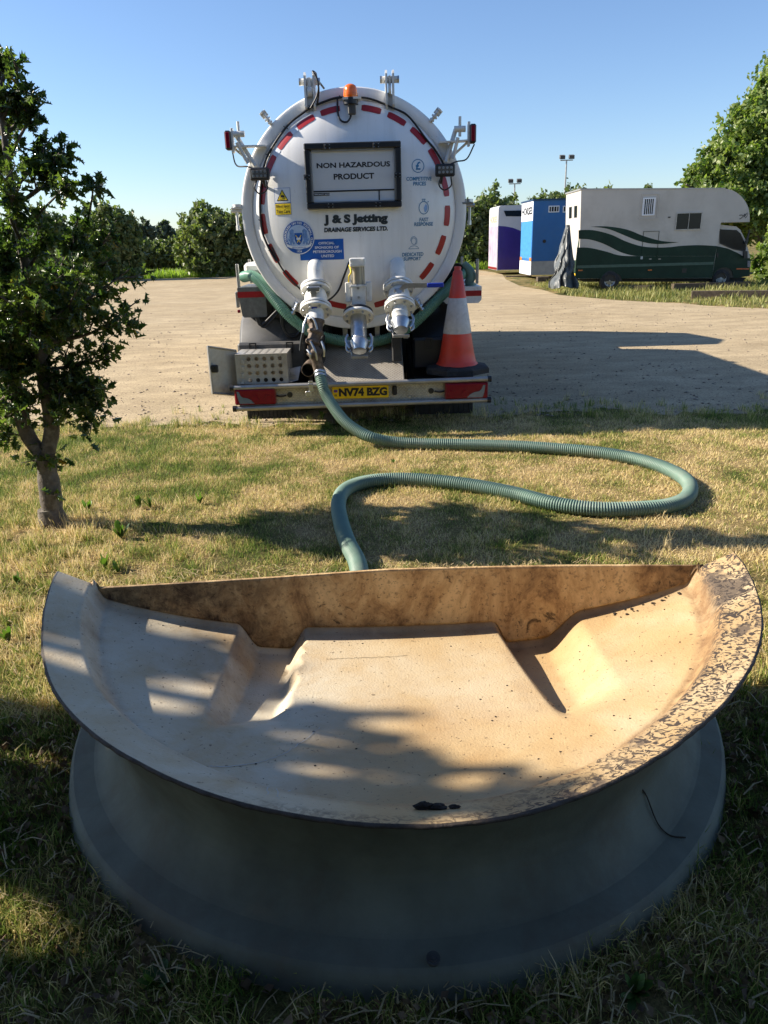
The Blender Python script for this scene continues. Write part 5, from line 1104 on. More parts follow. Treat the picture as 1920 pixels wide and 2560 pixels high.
for k in range(7): mb.box(bx1+.01, bx1+.09-.008*k, 7.0+.02*k, 7.010+.02*k, .50+.012*k, .505+.012*k)
mb.add([(bx1, 6.99, .47), (bx1+.09, 6.99, .49), (bx1+.11, 7.12, .60), (bx1, 7.12, .58)], [(0, 1, 2, 3)]); mb.build('folded_grille', M['alu'], pb)
# open locker door swung out at left
dr = empty('locker_door', (-1.38, 7.02, .25), 'open aluminium locker door swung out beyond the left end of the bumper', 'locker door')
q = [at(448, 748, 6.95), at(511, 757, 7.10), at(503, 855, 7.10), at(461, 849, 6.95)]
zt0, zt1, zb0, zb1 = q[0].z, q[1].z, q[3].z, q[2].z
xL, xR = q[0].x, q[1].x+.0; xl2 = q[3].x
mb = MB(); th = .006
mb.add([(xL, 6.95, zt0), (xR, 7.1, zt1), (xR, 7.1, zb1), (xL+.0, 6.95, zb0), (xL, 6.95+th, zt0), (xR, 7.1+th, zt1), (xR, 7.1+th, zb1), (xL+.0, 6.95+th, zb0)], [(0, 1, 2, 3), (7, 6, 5, 4), (0, 4, 5, 1), (1, 5, 6, 2), (2, 6, 7, 3), (3, 7, 4, 0)])
mb.build('door_sheet', M['alu_box'], dr)
mb = MB()
def bar(a, b, r_=.009): mb.cyl(a, b, r_, 4, sm=False)
bar((xL+.006, 6.94, zt0), (xL+.006, 6.94, zb0), .013); bar((xL, 6.94, zt0), (xR, 7.09, zt1)); bar((xL, 6.94, zb0), (xR, 7.09, zb1)); mb.build('door_edging', M['alu'], dr)
p = at(465, 796, 6.96); mb = MB(); mb.bbox(p.x-.035, p.x+.03, 6.93, 6.965, p.z-.035, p.z+.035, .008); mb.cyl((p.x-.02, 6.92, p.z+.01), (p.x-.02, 6.93, p.z+.01), .012, 10); mb.build('door_latch', M['black'], dr)

# stowed hoses on the truck sides
sh_px = [((120, 330), 8.6), ((150, 250), 8.1), ((165, 218), 7.85), ((205, 212), 7.7), ((250, 235), 7.6), ((300, 290), 7.52), ((350, 355), 7.46), ((410, 425), 7.42), ((480, 490), 7.44), ((560, 545), 7.46), ((650, 578), 7.46), ((760, 600), 7.46), ((860, 608), 7.46), ((950, 600), 7.46), ((1050, 572), 7.46), ((1150, 510), 7.44), ((1240, 430), 7.42), ((1320, 345), 7.46), ((1390, 270), 7.55), ((1440, 215), 7.65), ((1475, 195), 7.8), ((1490, 200), 8.1)]
P_ = [a2(*p, Y) for p, Y in sh_px]
st = empty('slung_hose', P_[12], 'pale green corrugated hose slung under the tank between both sides of the lorry', 'hose')
pts, rad = corrugated(P_[3:-2] if False else P_[2:], .050, .0045, .0180, 16, .005); MB().tube(pts, rad, 16).build('hose_tube', M['hose2'], st)
# bundle of dark hoses on right
k = 0
for (qs, r_) in (([(1330, 240), (1360, 200), (1400, 175), (1440, 165)], .05), ([(1340, 260), (1390, 220), (1430, 230)], .03), ([(1310, 245), (1340, 205), (1385, 190), (1400, 215)], .025)):
    P_ = [a2(*q, 7.95-.06*i) for i, q in enumerate(qs)]; o = MB().tube(spline(P_, .02), r_, 14).build('coiled_hose', M['black'])
    tag(o, ['thick black hose end sticking out behind the cone tip', 'thin black hose curled lowest beside the slung hose', 'thin black hose curled nearest the tank on the right side tray'][k], 'hose'); k += 1
P_ = [a2(1425, 172, 7.66), a2(1425, 172, 7.62)]; o = MB().tube([P_[0]+Vector((0, .1, 0)), P_[1]], .062, 20, cap=False); o.cyl(P_[0], P_[0]+Vector((0, .02, 0)), .055, 16, 1)
tag(o.build('hose_end', [M['mudguard'], M['black_print_hollow']]), 'open dark hose end facing back beside the cone tip', 'hose end')
mb = MB(); P_ = [a2(1470, 150, 7.75), a2(1500, 180, 7.7), a2(1515, 215, 7.68), a2(1500, 250, 7.7), a2(1520, 280, 7.75)]; tag(mb.tube(spline(P_, .02), .045, 14).build('grey_hose', M['hose']), 'short grey-green hose bend right of the cone tip', 'hose')
# traffic cone
CX, CY, CZ = .755, 7.30, .475
cone = empty('traffic_cone', (CX, CY, CZ), 'tall red and white traffic cone on a black base standing on the tanker bumper', 'traffic cone')
mb = MB(); n_ = 8; R0 = .335; poly = [(R0*math.cos(math.pi/8+i*math.pi/4), R0*math.sin(math.pi/8+i*math.pi/4)) for i in range(8)]
vs = []; 
for (k, h) in ((1., 0.), (1., .045), (.95, .062), (.62, .085)): vs += [(CX+a*k*.97, CY+b*k*.85, CZ+h) for a, b in poly]
mb.add(vs, [(i*8+k, i*8+(k+1) % 8, (i+1)*8+(k+1) % 8, (i+1)*8+k) for i in range(3) for k in range(8)]+[tuple(range(8))[::-1], tuple(range(24, 32))]); mb.build('base', M['rubber'], cone)
def cr_(h): return .178-(h-.10)*(.178-.036)/(.98-.10)
mb = MB(); mb.lathe([(.205, .072), (.205, .082), (.192, .095), (.183, .115), (cr_(.20), .20), (cr_(.204)+.001, .204), (cr_(.38), .38), (cr_(.71)+.003, .71), (cr_(.94), .94), (.034, .945), (.031, .96), (.033, .975), (.028, .985), (.020, .985), (.018, .90)], (CX, CY, CZ), 40); mb.build('cone_body', M['orange'], cone)
mb = MB(); mb.lathe([(cr_(.375)+.002, .375), (cr_(.38)+.0035, .380), (cr_(.70)+.0035, .70), (cr_(.705)+.002, .705)], (CX, CY, CZ), 40); mb.build('reflective_sleeve', M['sleeve'], cone)

# ------------------------------------------------------------------ horse lorries
def lorry_plane(x0, y0, th):
    d = np.array([math.cos(th), math.sin(th)])
    def f(zx, zy):
        r = ray(*z3(zx, zy)); A_ = np.array([[r[0], -d[0]], [r[1], -d[1]]]); t, u = np.linalg.solve(A_, np.array([x0, y0])); return (u, CAM_H+t*r[2])
    return f, d
def side_builder(root, x0, y0, th):
    """local lorry frame: u along, v away from the viewer, z up"""
    c_, s_ = math.cos(th), math.sin(th)
    def build(name, pts_uvz, faces, mat, parent=None, mi=None, sm=None):
        return mesh_obj(name, [(x0+u*c_-v*s_, y0+u*s_+v*c_, z) for u, v, z in pts_uvz], faces, mat, parent or root, mi, sm)
    def uprism(name, poly, v0, v1, mat, parent=None):
        n_ = len(poly); vs = [(u, v0, z) for u, z in poly]+[(u, v1, z) for u, z in poly]
        return build(name, vs, [(i, (i+1) % n_, n_+(i+1) % n_, n_+i) for i in range(n_)]+[tuple(range(n_))[::-1], tuple(range(n_, 2*n_))], mat, parent)
    return build, uprism
M['horse_cream'] = simple('dusty_cream_panel', (.50, .475, .43), .5, var=.10, scale=1.2, dirt=(.33, .31, .27), dirt_amt=.6)
M['horse_green'] = simple('dark_green_paint', (.004, .028, .017), .45, spec=.25, var=.25, scale=2, dirt=(.04, .07, .05), dirt_amt=.35)
X0, Y0, TH = 7.54, 24.87, math.radians(-2.0)
S, dvec = lorry_plane(X0, Y0, TH)
hl = empty('horse_lorry', (X0, Y0, 0), 'cream and dark green horsebox lorry with rounded overcab, parked on the verge', 'horse lorry')
B_, UP = side_builder(hl, X0, Y0, TH); HW = 2.25
def SP(lst): return [S(*p) for p in lst]
def smooth2(lst, step=.08): return [(p.x, p.z) for p in spline([Vector((a, 0, b)) for a, b in lst], step)]
nose = smooth2(SP([(1410, 249), (1450, 256), (1490, 277), (1525, 312), (1548, 355), (1556, 400), (1556, 437)]))
body_poly = SP([(600, 755), (612, 253), (1000, 250)])+nose+SP([(1395, 440), (1345, 752)])
body = UP('body', body_poly, 0, HW, M['horse_cream'])
# roof edge trim
UP('roof_trim', SP([(606, 258), (607, 249), (1420, 245), (1420, 252)]), -.015, HW+.015, M['alu'], body)
def strip2(name, top, bot, mat, off, parent):
    T_ = smooth2(SP(top), .12); Bt = smooth2(SP(bot), .12); n_ = 40
    def res(L):
        A_ = np.array(L); s_ = np.r_[0, np.cumsum(np.hypot(*np.diff(A_, axis=0).T))]; t = np.linspace(0, s_[-1], n_+1); return np.c_[np.interp(t, s_, A_[:, 0]), np.interp(t, s_, A_[:, 1])]
    T_, Bt = res(T_), res(Bt); vs = []
    for a, b in zip(T_, Bt): vs += [(a[0], -off, a[1]), (b[0], -off, b[1])]
    return B_(name, vs, [(2*i, 2*i+1, 2*i+3, 2*i+2) for i in range(n_)], mat, parent)
strip2('livery_stripe', [(665, 463), (760, 462), (870, 480), (960, 515), (1060, 543), (1160, 551)], [(665, 463), (760, 475), (850, 510), (940, 545), (1040, 561), (1160, 551)], M['horse_green'], .004, body)
strip2('livery_stripe', [(597, 483), (680, 483), (780, 508), (860, 545), (960, 575), (1080, 580), (1180, 570), (1280, 567), (1374, 572)], [(597, 532), (660, 535), (740, 560), (830, 605), (900, 625), (955, 628), (1100, 628), (1250, 628), (1363, 628)], M['horse_green'], .004, body)
strip2('livery_stripe', [(588, 580), (660, 582), (760, 605), (830, 625), (955, 628.5), (1150, 628.5), (1363, 628.5)], [(577, 754), (660, 754), (760, 754), (830, 754), (955, 753), (1150, 752), (1345, 751)], M['horse_green'], .0045, body)
strip2('skirt_seam', [(588, 676), (900, 672), (1350, 668)], [(588, 680), (900, 676), (1350, 672)], M['horse_cream'], .006, body) if False else None
# groom window with bars
def frame_rect(name, x0, y0_, x1, y1_, t, mat, v0=-.02, v1=.0, parent=None):
    a, b = S(x0, y1_), S(x1, y0_); u0, z0_, u1, z1_ = a[0], a[1], b[0], b[1]; vs = []; fs = []
    for (ua, ub, za, zb) in ((u0, u1, z1_-t, z1_), (u0, u1, z0_, z0_+t), (u0, u0+t, z0_+t, z1_-t), (u1-t, u1, z0_+t, z1_-t)):
        n0 = len(vs); vs += [(u, v, z) for z in (za, zb) for v in (v0, v1) for u in (ua, ub)]
        fs += [tuple(i+n0 for i in f) for f in [(0, 2, 3, 1), (4, 5, 7, 6), (0, 1, 5, 4), (1, 3, 7, 5), (3, 2, 6, 7), (2, 0, 4, 6)]]
    return B_(name, vs, fs, mat, parent)
def bx_(name, x0, y0_, x1, y1_, mat, v0, v1, parent):
    a, b = S(x0, y1_), S(x1, y0_); return UP(name, [(a[0], a[1]), (b[0], a[1]), (b[0], b[1]), (a[0], b[1])], v0, v1, mat, parent)
gw = frame_rect('groom_door', 938, 277, 1050, 424, .025, M['horse_cream'], -.018, .0, hl)
wf_ = frame_rect('window', 950, 300, 1030, 402, .035, M['print_white'], -.03, .0, hl); bx_('pane', 954, 304, 1026, 398, M['glass'], -.008, -.002, wf_)
a, b = S(954, 398), S(1026, 304)
for i in range(6): u = a[0]+(b[0]-a[0])*(i+.5)/6; UP('bar', [(u-.009, a[1]), (u+.009, a[1]), (u+.009, b[1]), (u-.009, b[1])], -.026, -.012, M['print_white'], wf_)
wf_ = frame_rect('window', 1135, 381, 1292, 484, .028, M['alu'], -.03, .0, hl); bx_('pane', 1140, 386, 1288, 480, M['glass'], -.008, -.002, wf_); bx_('mullion', 1210, 386, 1217, 480, M['alu'], -.03, -.009, wf_)
frame_rect('lower_hatch', 945, 487, 1050, 665, .012, M['horse_green'], -.012, .0, hl)
bx_('side_marker', 595, 705, 620, 712, simple('orange_reflector', (.6, .15, .02), .3), -.02, 0, hl); bx_('side_marker', 985, 703, 1008, 710, simple('orange_reflector', (.6, .15, .02), .3), -.02, 0, hl)
bx_('fuel_flap', 1176, 697, 1203, 722, M['black_print_hollow'], -.01, 0, hl); bx_('door_catch', 992, 642, 1005, 647, M['alu'], -.02, 0, hl); bx_('door_catch', 1044, 642, 1057, 647, M['alu'], -.02, 0, hl); bx_('vent', 1098, 407, 1112, 414, M['black_print_hollow'], -.015, 0, hl)
bx_('diamond_sticker', 944, 630, 956, 646, M['print_white'], -.008, -.005, hl)
bx_('sill_rail', 588, 676, 1352, 681, simple('faded_green_trim', (.05, .10, .075), .5), -.012, 0, hl)
# emblem scribble on the overcab
for L in ([(1497, 400), (1510, 398), (1520, 403), (1505, 418), (1498, 420)], [(1512, 413), (1525, 396), (1532, 392), (1522, 410)], [(1526, 408), (1540, 388), (1545, 388), (1540, 405), (1530, 415)]):
    pl = smooth2(SP(L), .03); vs = []
    for i, p in enumerate(pl): vs += [(p[0], -.004, p[1]+.012), (p[0]+.008, -.004, p[1]-.012)]
    B_('overcab_emblem', vs, [(2*i, 2*i+1, 2*i+3, 2*i+2) for i in range(len(pl)-1)], M['black_print_hollow'], hl)
# cab
cabp = SP([(1400, 452), (1490, 462), (1512, 480), (1545, 545), (1560, 600), (1568, 650), (1566, 740), (1490, 752), (1345, 752), (1365, 600), (1376, 560)])
cab2 = UP('cab', cabp, .12, HW-.12, M['horse_green'])
vs_ = SP([(1376, 572), (1386, 520), (1398, 452), (1490, 462), (1512, 480), (1545, 545), (1556, 590), (1570, 640), (1545, 640), (1500, 612), (1440, 585)])
UP('cab_upper_panel', vs_, .108, .122, M['horse_cream'], cab2)
dw = UP('door_window', SP([(1397, 478), (1490, 482), (1512, 500), (1540, 560), (1535, 597), (1470, 585), (1397, 553)]), .095, .109, M['glass'], cab2)
UP('window_trim', SP([(1470, 585), (1535, 597), (1542, 560), (1546, 566), (1540, 604), (1470, 591), (1394, 558), (1394, 474), (1398, 474), (1398, 553)]), .09, .10, M['black'], cab2)
UP('windscreen', SP([(1495, 466), (1514, 482), (1556, 590), (1552, 590), (1510, 486)]), .16, HW-.16, M['glass'], cab2)
UP('mirror', SP([(1520, 600), (1540, 600), (1540, 640), (1520, 640)]), -.06, .04, M['black'], cab2); UP('mirror_arm', SP([(1530, 560), (1545, 560), (1560, 480), (1556, 478)]), -.0, .05, M['black'], cab2)
UP('side_indicator', SP([(1490, 697), (1560, 697), (1560, 704), (1490, 704)]), .10, .12, simple('red_orange_strip', (.5, .1, .03), .3), cab2); UP('door_handle', SP([(1380, 610), (1388, 610), (1388, 636), (1380, 636)]), .10, .12, M['black'], cab2)
UP('headlamp', SP([(1552, 655), (1568, 655), (1568, 690), (1552, 690)]), .10, .35, M['lens_clear'], cab2)
def lwheel(zx, zy_top, zy_bot, w_, v0, rimmat, double=False):
    (u, zt2), (u2, zb2) = S(zx, zy_top), S(zx, zy_bot); r = (zt2-zb2)/2; zc = (zt2+zb2)/2; zc = r+.0
    vs, fs = [], []
    def lat(prof, c_v):
        n_ = 36; n0 = len(vs)
        for rr, h in prof:
            for k in range(n_): a = 2*math.pi*k/n_; vs.append((u+rr*math.cos(a), c_v+h, zc+rr*math.sin(a)))
        for i in range(len(prof)-1):
            for k in range(n_): fs.append((n0+i*n_+k, n0+i*n_+(k+1) % n_, n0+(i+1)*n_+(k+1) % n_, n0+(i+1)*n_+k))
    lat([(r*.58, 0), (r*.93, -.01), (r, .03), (r, w_-.03), (r*.93, w_), (r*.58, w_)], v0); o = B_('wheel', vs, fs, M['rubber'], hl, None, [True]*len(fs))
    vs, fs = [], []; lat([(r*.60, .01), (r*.55, .05), (r*.40, .07), (r*.20, .03), (.001, .02)], v0); B_('rim', vs, fs, rimmat, o, None, [True]*len(fs)); 
    vs, fs = [], []
    for k in range(8):
        a = 2*math.pi*k/8; cu, cz_ = u+r*.42*math.cos(a), zc+r*.42*math.sin(a); n0 = len(vs)
        for q in range(8): b_ = 2*math.pi*q/8; vs.append((cu+r*.07*math.cos(b_), v0+.055, cz_+r*.07*math.sin(b_)))
        fs.append(tuple(range(n0, n0+8)))
    B_('rim_holes', vs, fs, M['black_print_hollow'], o)  # flat black discs stand for the shaded openings in the rim
lwheel(775, 716, 828, .25, -.03, M['alu']); lwheel(1410, 697, 800, .22, .085, simple('pale_rim', (.42, .42, .38), .4, var=.2))
def arch(zx, w_, zt_, v0, v1, mat):   # raised wheel arch lip
    uc, z_ = S(zx, 770); _, zt2 = S(zx, zt_); r = (S(zx+w_, 770)[0]-uc); pts_ = [(uc+r*math.cos(a), .36+(zt2-.36)*math.sin(a)) for a in np.linspace(0, math.pi, 16)]
    pin = [(uc+(r-.05)*math.cos(a), .36+(zt2-.41)*math.sin(a)) for a in np.linspace(0, math.pi, 16)]
    vs = [(a, v0, b) for a, b in pts_]+[(a, v0, b) for a, b in pin]+[(a, v1, b) for a, b in pin]; fs = [(i, i+1, 17+i, 16+i) for i in range(15)]+[(16+i, 17+i, 33+i, 32+i) for i in range(15)]
    return B_('wheel_arch', vs, fs, mat, hl)
for zx, w_, zt_ in ((778, 66, 712), (1412, 62, 683)):
    uc = S(zx, 770)[0]; zt2 = S(zx, zt_)[1]; r = S(zx+w_, 770)[0]-uc
    UP('arch_void', [(uc+(r-.02)*math.cos(a), .30+(zt2-.33)*math.sin(a)) for a in np.linspace(0, math.pi, 16)], -.006 if zx < 1000 else .112, .3, M['black_print_hollow'], hl)  # solid black fill stands for the shade inside the arch
    arch(zx, w_, zt_, -.03 if zx < 1000 else .09, .02 if zx < 1000 else .12, M['horse_green'])
UP('underside', SP([(600, 757), (1560, 752), (1540, 775), (640, 775)]), .3, HW-.3, M['dark'], hl)
# rear face details
def rear_rect(name, v0, v1, za, zb, mat, off=.012): 
    return B_(name, [(-off+ur(z), v, z) for z in (za, zb) for v in (v0, v1)]+[(.01+ur(z), v, z) for z in (za, zb) for v in (v0, v1)], [(0, 1, 3, 2), (4, 6, 7, 5), (0, 2, 6, 4), (1, 5, 7, 3), (0, 4, 5, 1), (2, 3, 7, 6)], mat, body)
ub, ztop = body_poly[1]; ua, zbot = body_poly[0]
def ur(z): return ua+(ub-ua)*(z-zbot)/(ztop-zbot)
for v0 in (.5, 1.3): rear_rect('rear_window', v0, v0+.4, 2.25, 2.6, M['glass'])
rear_rect('rear_lower_panel', .02, HW-.02, zbot+.02, zbot+.55, M['horse_green']); rear_rect('rear_lamp', .08, .28, zbot+.05, zbot+.15, M['lens_red'], .02)
rear_rect('rear_lamp', HW-.28, HW-.08, zbot+.05, zbot+.15, M['lens_red'], .02); rear_rect('number_plate', .45, .95, zbot+.04, zbot+.14, M['plate'], .018)
for v0, v1, z0_, z1_ in ((.05, .75, 1.0, 1.75), (1.5, 2.15, 1.0, 1.75)):   # leaf-like livery
    P_ = []; 
    for t in np.linspace(0, 1, 14): P_.append((v0+(v1-v0)*(t if v0 < 1 else 1-t)**2 if False else (v1-(v1-v0)*t**.6 if v0 < 1 else v0+(v1-v0)*t**.6), z0_-.3+(z1_-z0_+.3)*t))
    vs = []
    for i, (v, z) in enumerate(P_): t = i/13; w_ = .20*math.sin(math.pi*min(1, t*.9+.1))+.02; vs += [(-.006+ur(z), v-w_/2, z), (-.006+ur(z), v+w_/2, z)]
    B_('livery_leaf', vs, [(2*i, 2*i+1, 2*i+3, 2*i+2) for i in range(13)], M['horse_green'], body)
# tarpaulin hanging at the back
tp = []
nU, nV = 46, 40
for j in range(nV+1):
    t = j/nV
    xl = 528+(425-528)*t**1.1; xr = 545+(585-545)*t; yt = 455+(805-455)*t
    for i in range(nU+1):
        s_ = i/nU; p = at(*z3(xl+(xr-xl)*s_, yt+(6*math.sin(s_*9))*t), 24.9-.7*t-.5*t*math.sin(math.pi*s_))
        q = .10*(t+.1)*(math.sin(s_*17+5*t+2*math.sin(t*9))+.6*math.sin(s_*31+5*t+1)+.5*math.sin(t*23+s_*8)); p.y += q; p.z = max(.01, p.z+.05*math.sin(s_*25+t*14)*t*(1-t)); p.x += .03*math.sin(t*19+s_*3)*t
        tp.append(tuple(p))
o = mesh_obj('tarpaulin', tp, [(j*(nU+1)+i, j*(nU+1)+i+1, (j+1)*(nU+1)+i+1, (j+1)*(nU+1)+i) for j in range(nV) for i in range(nU)], M['tarp'], None, None, [False]*(nU*nV))
so = o.modifiers.new('t', 'SOLIDIFY'); so.thickness = .02; tag(o, 'crumpled dark grey tarpaulin hanging behind the cream and green horse lorry', 'tarpaulin')
# boards on the ground by the tarpaulin
for i, (qa, qb, lab) in enumerate((((368, 772), (425, 768), 'short dark board lying on the grass left of the tarpaulin'), ((190, 747), (330, 742), 'thin dark plank lying on the ground below the blue lorry'))):
    a, b = gnd(*z3(*qa)), gnd(*z3(*qb)); mb = MB(); mb.bbox(a[0], b[0], a[1], a[1]+.35, .0, .18 if i == 0 else .05, .01); tag(mb.build('wood_board', M['wood']), lab, 'board')
# sleepers in the grass
for i, (qa, qb, lab, dd) in enumerate((((1230, 868), (1700, 866), 'long dark timber sleeper edging the gravel, nearest in the grass', .2), ((1130, 822), (1560, 808), 'weathered sleeper further back beside the horse lorry front wheel', .2), ((820, 822), (1010, 822), 'short timber sleeper beside the horse lorry rear wheel', .16))):
    a, b = gnd(*z3(*qa)), gnd(*z3(*qb)); a, b = Vector((a[0], a[1], 0)), Vector((b[0], b[1], 0)); d = (b-a).normalized(); nn = Vector((-d.y, d.x, 0))
    mb = MB(); P_ = [a, b, b+nn*.22, a+nn*.22]; mb.add([tuple(p) for p in P_]+[tuple(p+Vector((0, 0, dd))) for p in P_], [(0, 1, 5, 4), (1, 2, 6, 5), (2, 3, 7, 6), (3, 0, 4, 7), (4, 5, 6, 7), (3, 2, 1, 0)])
    tag(mb.build('timber_sleeper', M['wood']), lab, 'sleeper', 'timber sleepers in the verge')
# blue box lorry
M['bluebox'] = simple('blue_box_paint', (.022, .13, .36), .5, var=.10, scale=1.5, dirt=(.05, .14, .30), dirt_amt=.5)
def box_lorry(name, label, corner, Y, th, px_top, px_bot, L, W_):
    p = at(*z3(*corner), Y); x0, y0 = p.x, Y
    root = empty(name, (x0, y0, 0), label, 'horse lorry'); Sx, _ = lorry_plane(x0, y0, th); b_, up_ = side_builder(root, x0, y0, th)
    zt_ = Sx(corner[0], px_top)[1]; zb_ = Sx(corner[0], px_bot)[1]; return root, Sx, b_, up_, zt_, zb_
root, Sx, b_, up_, zt_, zb_ = box_lorry('blue_horse_lorry', 'bright blue box lorry with HORSES lettering, between the white and the cream lorries', (330, 735), 33.0, math.radians(1), 318, 735, 6, 2.4)
L_, W_ = 6.5, 2.4; zs = Sx(330, 658)[1]
bb = up_('box_body', [(0, zs), (0, zt_), (L_, zt_), (L_, zs)], 0, W_, M['bluebox'])
up_('skirt', [(0.0, zb_), (0.0, zs-.003), (L_, zs-.003), (L_, zb_)], .003, W_, simple('grey_skirt', (.35, .35, .34), .6, var=.25, scale=2, dirt=(.2, .18, .16)), root)
up_('roof_edge', [(-.04, zt_+.003), (-.04, zt_+.06), (L_, zt_+.06), (L_, zt_+.003)], -.04, W_+.04, simple('dark_blue_trim', (.01, .04, .10), .5), bb)
for (xa, ya, xb, yb) in ((428, 345, 490, 384), (508, 345, 570, 384)):
    a, b = Sx(xa, yb), Sx(xb, ya); t = .035
    fr_ = up_('window', [(a[0], a[1]), (b[0], a[1]), (b[0], b[1]), (a[0], b[1])], -.02, -.001, M['print_white'], root); up_('pane', [(a[0]+t, a[1]+t), (b[0]-t, a[1]+t), (b[0]-t, b[1]-t), (a[0]+t, b[1]-t)], -.026, -.0205, M['glass'], fr_)
    for i in range(3): u = a[0]+(b[0]-a[0])*(i+1)/4; up_('bar', [(u-.012, a[1]+t), (u+.012, a[1]+t), (u+.012, b[1]-t), (u-.012, b[1]-t)], -.032, -.0265, M['print_white'], fr_)
c_ = Sx(405, 545); up_('round_vent', [(c_[0]+.07*math.cos(a), c_[1]+.07*math.sin(a)) for a in np.linspace(0, 2*math.pi, 13)[:-1]], -.02, -.001, M['black_print_hollow'], root)
zw = Sx(330, 430)[1]
def rface(b_, nm, v0, v1, za, zb, mat, off, par): return b_(nm, [(-off, v, z) for z in (za, zb) for v in (v0, v1)]+[(.0-.001, v, z) for z in (za, zb) for v in (v0, v1)], [(0, 1, 3, 2), (0, 2, 6, 4), (1, 5, 7, 3), (0, 4, 5, 1), (2, 3, 7, 6)], mat, par)
rface(b_, 'rear_header', .03, W_-.03, zw, zt_-.02, M['print_white'], .01, root); rface(b_, 'rear_doors', .06, W_-.06, zs+.1, zw-.02, simple('light_blue_panel', (.05, .24, .55), .45), .012, root)
v, f_ = text_tris('HORSES', .04); mn, mx = v.min(0), v.max(0)
za, zb = zw+(zt_-zw)*.32, zw+(zt_-zw)*.72
b_('lettering', [(-.014, (W_-.15)-(p[0]-mn[0])/(mx[0]-mn[0])*(W_-.3), za+(p[1]-mn[1])/(mx[1]-mn[1])*(zb-za)) for p in v], f_, M['black_print_hollow'], root)
rface(b_, 'rear_marker', .02, .4, zs-.0, zs+.14, simple('orange_marker', (.7, .2, .03), .4), .016, root); rface(b_, 'rear_marker', W_-.4, W_-.02, zs, zs+.14, simple('orange_marker', (.7, .2, .03), .4), .016, root); rface(b_, 'rear_bumper', .02, W_-.02, zb_, zs-.01, M['print_white'], .02, root)
for u in (1.6, 5.2): 
    vs = [(u+.42*math.cos(a), v, .42+.42*math.sin(a)) for v in (.15, .5) for a in np.linspace(0, 2*math.pi, 21)[:-1]]; b_('wheel', vs, [(i, (i+1) % 20, 20+(i+1) % 20, 20+i) for i in range(20)]+[tuple(range(20))[::-1], tuple(range(20, 40))], M['rubber'], root)
# purple and white lorry
root, Sx, b_, up_, zt_, zb_ = box_lorry('purple_horse_lorry', 'white and purple box lorry, furthest left of the three parked lorries', (140, 708), 38.0, math.radians(2), 345, 708, 6, 2.4)
zc_ = Sx(140, 460)[1]; L_ = 6.0
pw = simple('white_lorry_paint', (.55, .56, .57), .45, var=.08, scale=2); pp = simple('purple_paint', (.045, .018, .20), .3, var=.15, scale=2, coat=.5)
poly = [(0, zb_), (.0, zt_-.12), (.05, zt_-.03), (.14, zt_), (L_, zt_), (L_, zb_)]
bb = up_('box_body', poly, 0, 2.4, pw)
ct = [Sx(a, b) for a, b in ((140, 459), (190, 462), (230, 470), (268, 485), (300, 500))]; ct = [(max(0, a), b) for a, b in ct]
up_('purple_panel', [(0, zb_+.02)]+ct+[(L_, ct[-1][1]), (L_, zb_+.02)], -.004, .0-.0005, pp, bb)
wv_ = [Sx(*q) for q in ((178, 374), (300, 372), (300, 406), (190, 405))]; up_('tinted_window', wv_, -.02, -.001, M['glass'], root)
rface(b_, 'rear_panel', .05, 2.35, zb_+.15, zc_, simple('lilac_rear_graphic', (.42, .36, .46), .45, var=.3, scale=3), .01, root); rface(b_, 'rear_lamps', .05, 2.35, zb_+.02, zb_+.13, M['lens_red'], .02, root)
for z_i, s in enumerate(('HORSES',)):
    v, f_ = text_tris(s, .03); mn, mx = v.min(0), v.max(0); b_('lettering', [(-.004, 2.1-(p[0]-mn[0])/(mx[0]-mn[0])*1.8, zt_-.75+(p[1]-mn[1])/(mx[1]-mn[1])*.3) for p in v], f_, simple('faded_gold', (.4, .33, .22), .5), root)
for u in (1.6, 4.8):
    vs = [(u+.40*math.cos(a), v, .40+.40*math.sin(a)) for v in (.15, .5) for a in np.linspace(0, 2*math.pi, 21)[:-1]]; b_('wheel', vs, [(i, (i+1) % 20, 20+(i+1) % 20, 20+i) for i in range(20)]+[tuple(range(20))[::-1], tuple(range(20, 40))], M['rubber'], root)
# floodlight masts
def mast(px, top, bot, Y, label, first=None):
    p = at(px, top, Y); h = p.z
    root = empty('floodlight_mast', (p.x, Y, 0), label, 'floodlight', 'floodlight masts beyond the trees')
    mb = MB(); mb.tube([(p.x, Y, 0), (p.x, Y, h)], [.10, .06], 8); mb.build('pole', M['alu'], root)
    w_ = .55; mb = MB(); mb.bbox(p.x-w_, p.x+w_, Y-.04, Y+.04, h-.08, h, .01); mb.build('crossarm', M['alu'], root)
    for s in (-1, 1):
        mb = MB(); x = p.x+s*w_*.72; mb.prism([(Y-.25, h+.02), (Y+.15, h+.10), (Y+.1, h+.40), (Y-.28, h+.30)], 'x', x-.21, x+.21); mb.build('lamp_head', M['mudguard'], root)
mast(1224, 345, 400, 70, 'taller grey floodlight mast with two lamp heads, right of the pair'); mast(1112, 396, 440, 75, 'shorter grey floodlight mast with two lamp heads, left of the pair')

